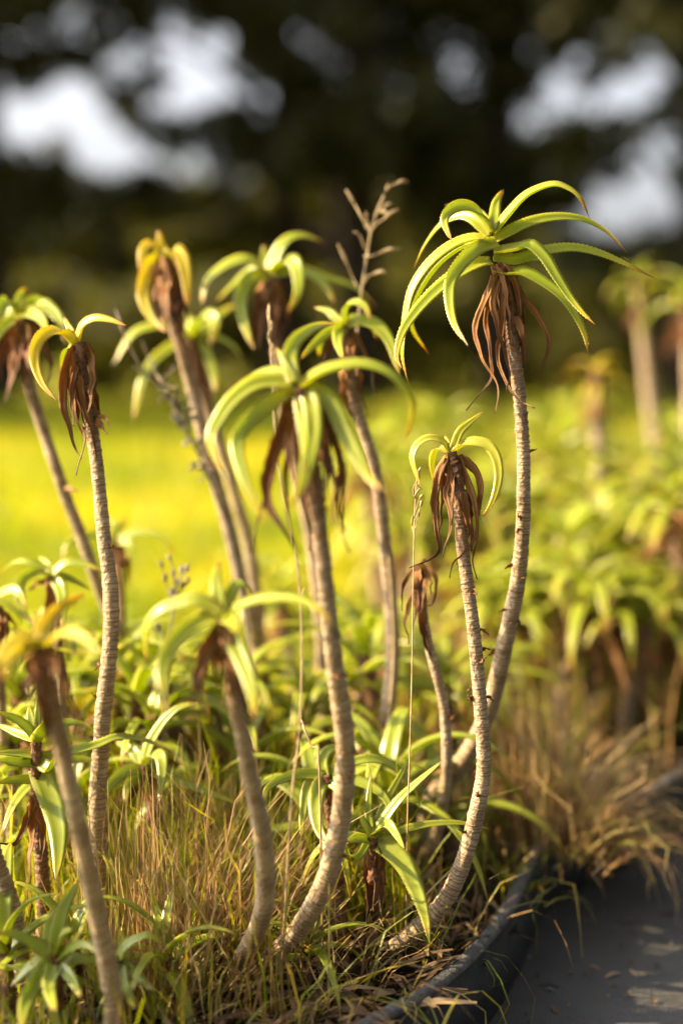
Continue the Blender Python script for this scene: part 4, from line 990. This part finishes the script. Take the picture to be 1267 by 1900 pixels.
# unseen trees added for light: one shades the far lawn, three cut skylight
OFF = [('added unseen tree at left, shading the far lawn', (-8.5, 11.2), 7, [(-8.5+2.4*math.cos(a*2.4)*r, 11.6+3.6*math.sin(a*2.4)*r, 2.9+a*0.105, .95) for a, r in [(q, 0.25+0.75*((q*37) % 10)/10) for q in range(44)]]),
       ('large added tree, unseen, blocking skylight right of the path', (5.2, 3.2), 8, [(5.2+2.0*math.cos(a*2.4)*r, 3.2+2.6*math.sin(a*2.4)*r, 1.0+a*0.19, .9) for a, r in [(q, 0.3+0.7*((q*37) % 10)/10) for q in range(32)]]),
       ('large added tree, unseen, blocking skylight behind the path', (2.6, -4.5), 8, [(2.6+2.6*math.cos(a*2.4)*r, -4.5+2.0*math.sin(a*2.4)*r, 1.2+a*0.19, .9) for a, r in [(q, 0.3+0.7*((q*37) % 10)/10) for q in range(32)]]),
       ('large added tree, unseen, blocking skylight behind the lawn corner', (-3.2, -5.0), 8, [(-3.2+2.6*math.cos(a*2.4)*r, -5.0+2.0*math.sin(a*2.4)*r, 1.2+a*0.19, .9) for a, r in [(q, 0.3+0.7*((q*37) % 10)/10) for q in range(32)]])]
for k, (lab, (bx, by), h, cl) in enumerate(OFF):
    tree(lab, (bx, by, -0.05), h, .18, cl, per=(800 if k == 0 else 420), size=0.13, seed=340+k, group='unseen trees added to shape the light')
# second row of trees, lower and further, behind the gaps
specs2 = [
 ('further dark tree standing behind the left gap of sky', (-2.6, 21.0), 5, .15, (-260, 60, 300, 620), 21.0),
 ('further olive tree below the large left patch of sky', (-1.3, 22.0), 5, .15, (40, 330, 385, 620), 21.5),
 ('further dark tree left of the centre, lower crown olive lit', (0.0, 20.0), 6, .15, (300, 560, 390, 620), 20.5),
 ('further dark tree behind the centre of the lawn', (0.8, 21.0), 7, .16, (520, 800, 240, 620), 21.0),
 ('further dark tree behind the tallest aloe crown', (2.2, 20.5), 7, .16, (780, 1050, 250, 620), 21.0),
 ('further dark tree below the bright right patch of sky', (4.4, 21.0), 5, .15, (1030, 1380, 490, 640), 21.0)]
for k, (lab, (bx, by), h, tr_, (x0, x1, y0, y1), d) in enumerate(specs2):
    pts = fillrect(x0, x1, y0, y1, 50, HOLES, 400+k); cl = clumps_px(pts, d, 1.0, 0.5, 410+k)
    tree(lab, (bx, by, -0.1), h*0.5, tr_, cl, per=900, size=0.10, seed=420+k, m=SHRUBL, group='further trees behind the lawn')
# shrubs closing the view at ground level
for k, px in enumerate([-160, 10, 160, 310, 450, 590, 730, 870, 1010, 1150, 1290, 1430]):
    d = 16.5 + (k % 3)*0.7; g0 = foot(px, d); rr = random.Random(500+k); cl = []
    for q in range(16):
        r = rr.uniform(.3, .5); cl.append((g0.x + rr.uniform(-.8, .8), g0.y + rr.uniform(-.5, .5), rr.uniform(.15, 1.25), r))
    e = empty('shrub', (g0.x, g0.y, -0.05)); tag(e, 'dark dense shrub at the far side of the lawn, %s from the left' % ORD[k], 'shrub', 'shrubs along the far side of the lawn')
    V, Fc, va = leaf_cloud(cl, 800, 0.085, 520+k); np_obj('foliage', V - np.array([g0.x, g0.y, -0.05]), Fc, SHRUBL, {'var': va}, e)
    for q in range(3):
        V, Fc = tube([g0 + Vector((0.06*q-.06, 0, -.1)), g0 + Vector((.3*q-.3, 0, .5)), g0 + Vector((.5*q-.5, .1, 1.0))], .025, .008, 8, 6)
        mesh_obj('stem', [v - Vector((g0.x, g0.y, -0.05)) for v in V], Fc, BARK, e)
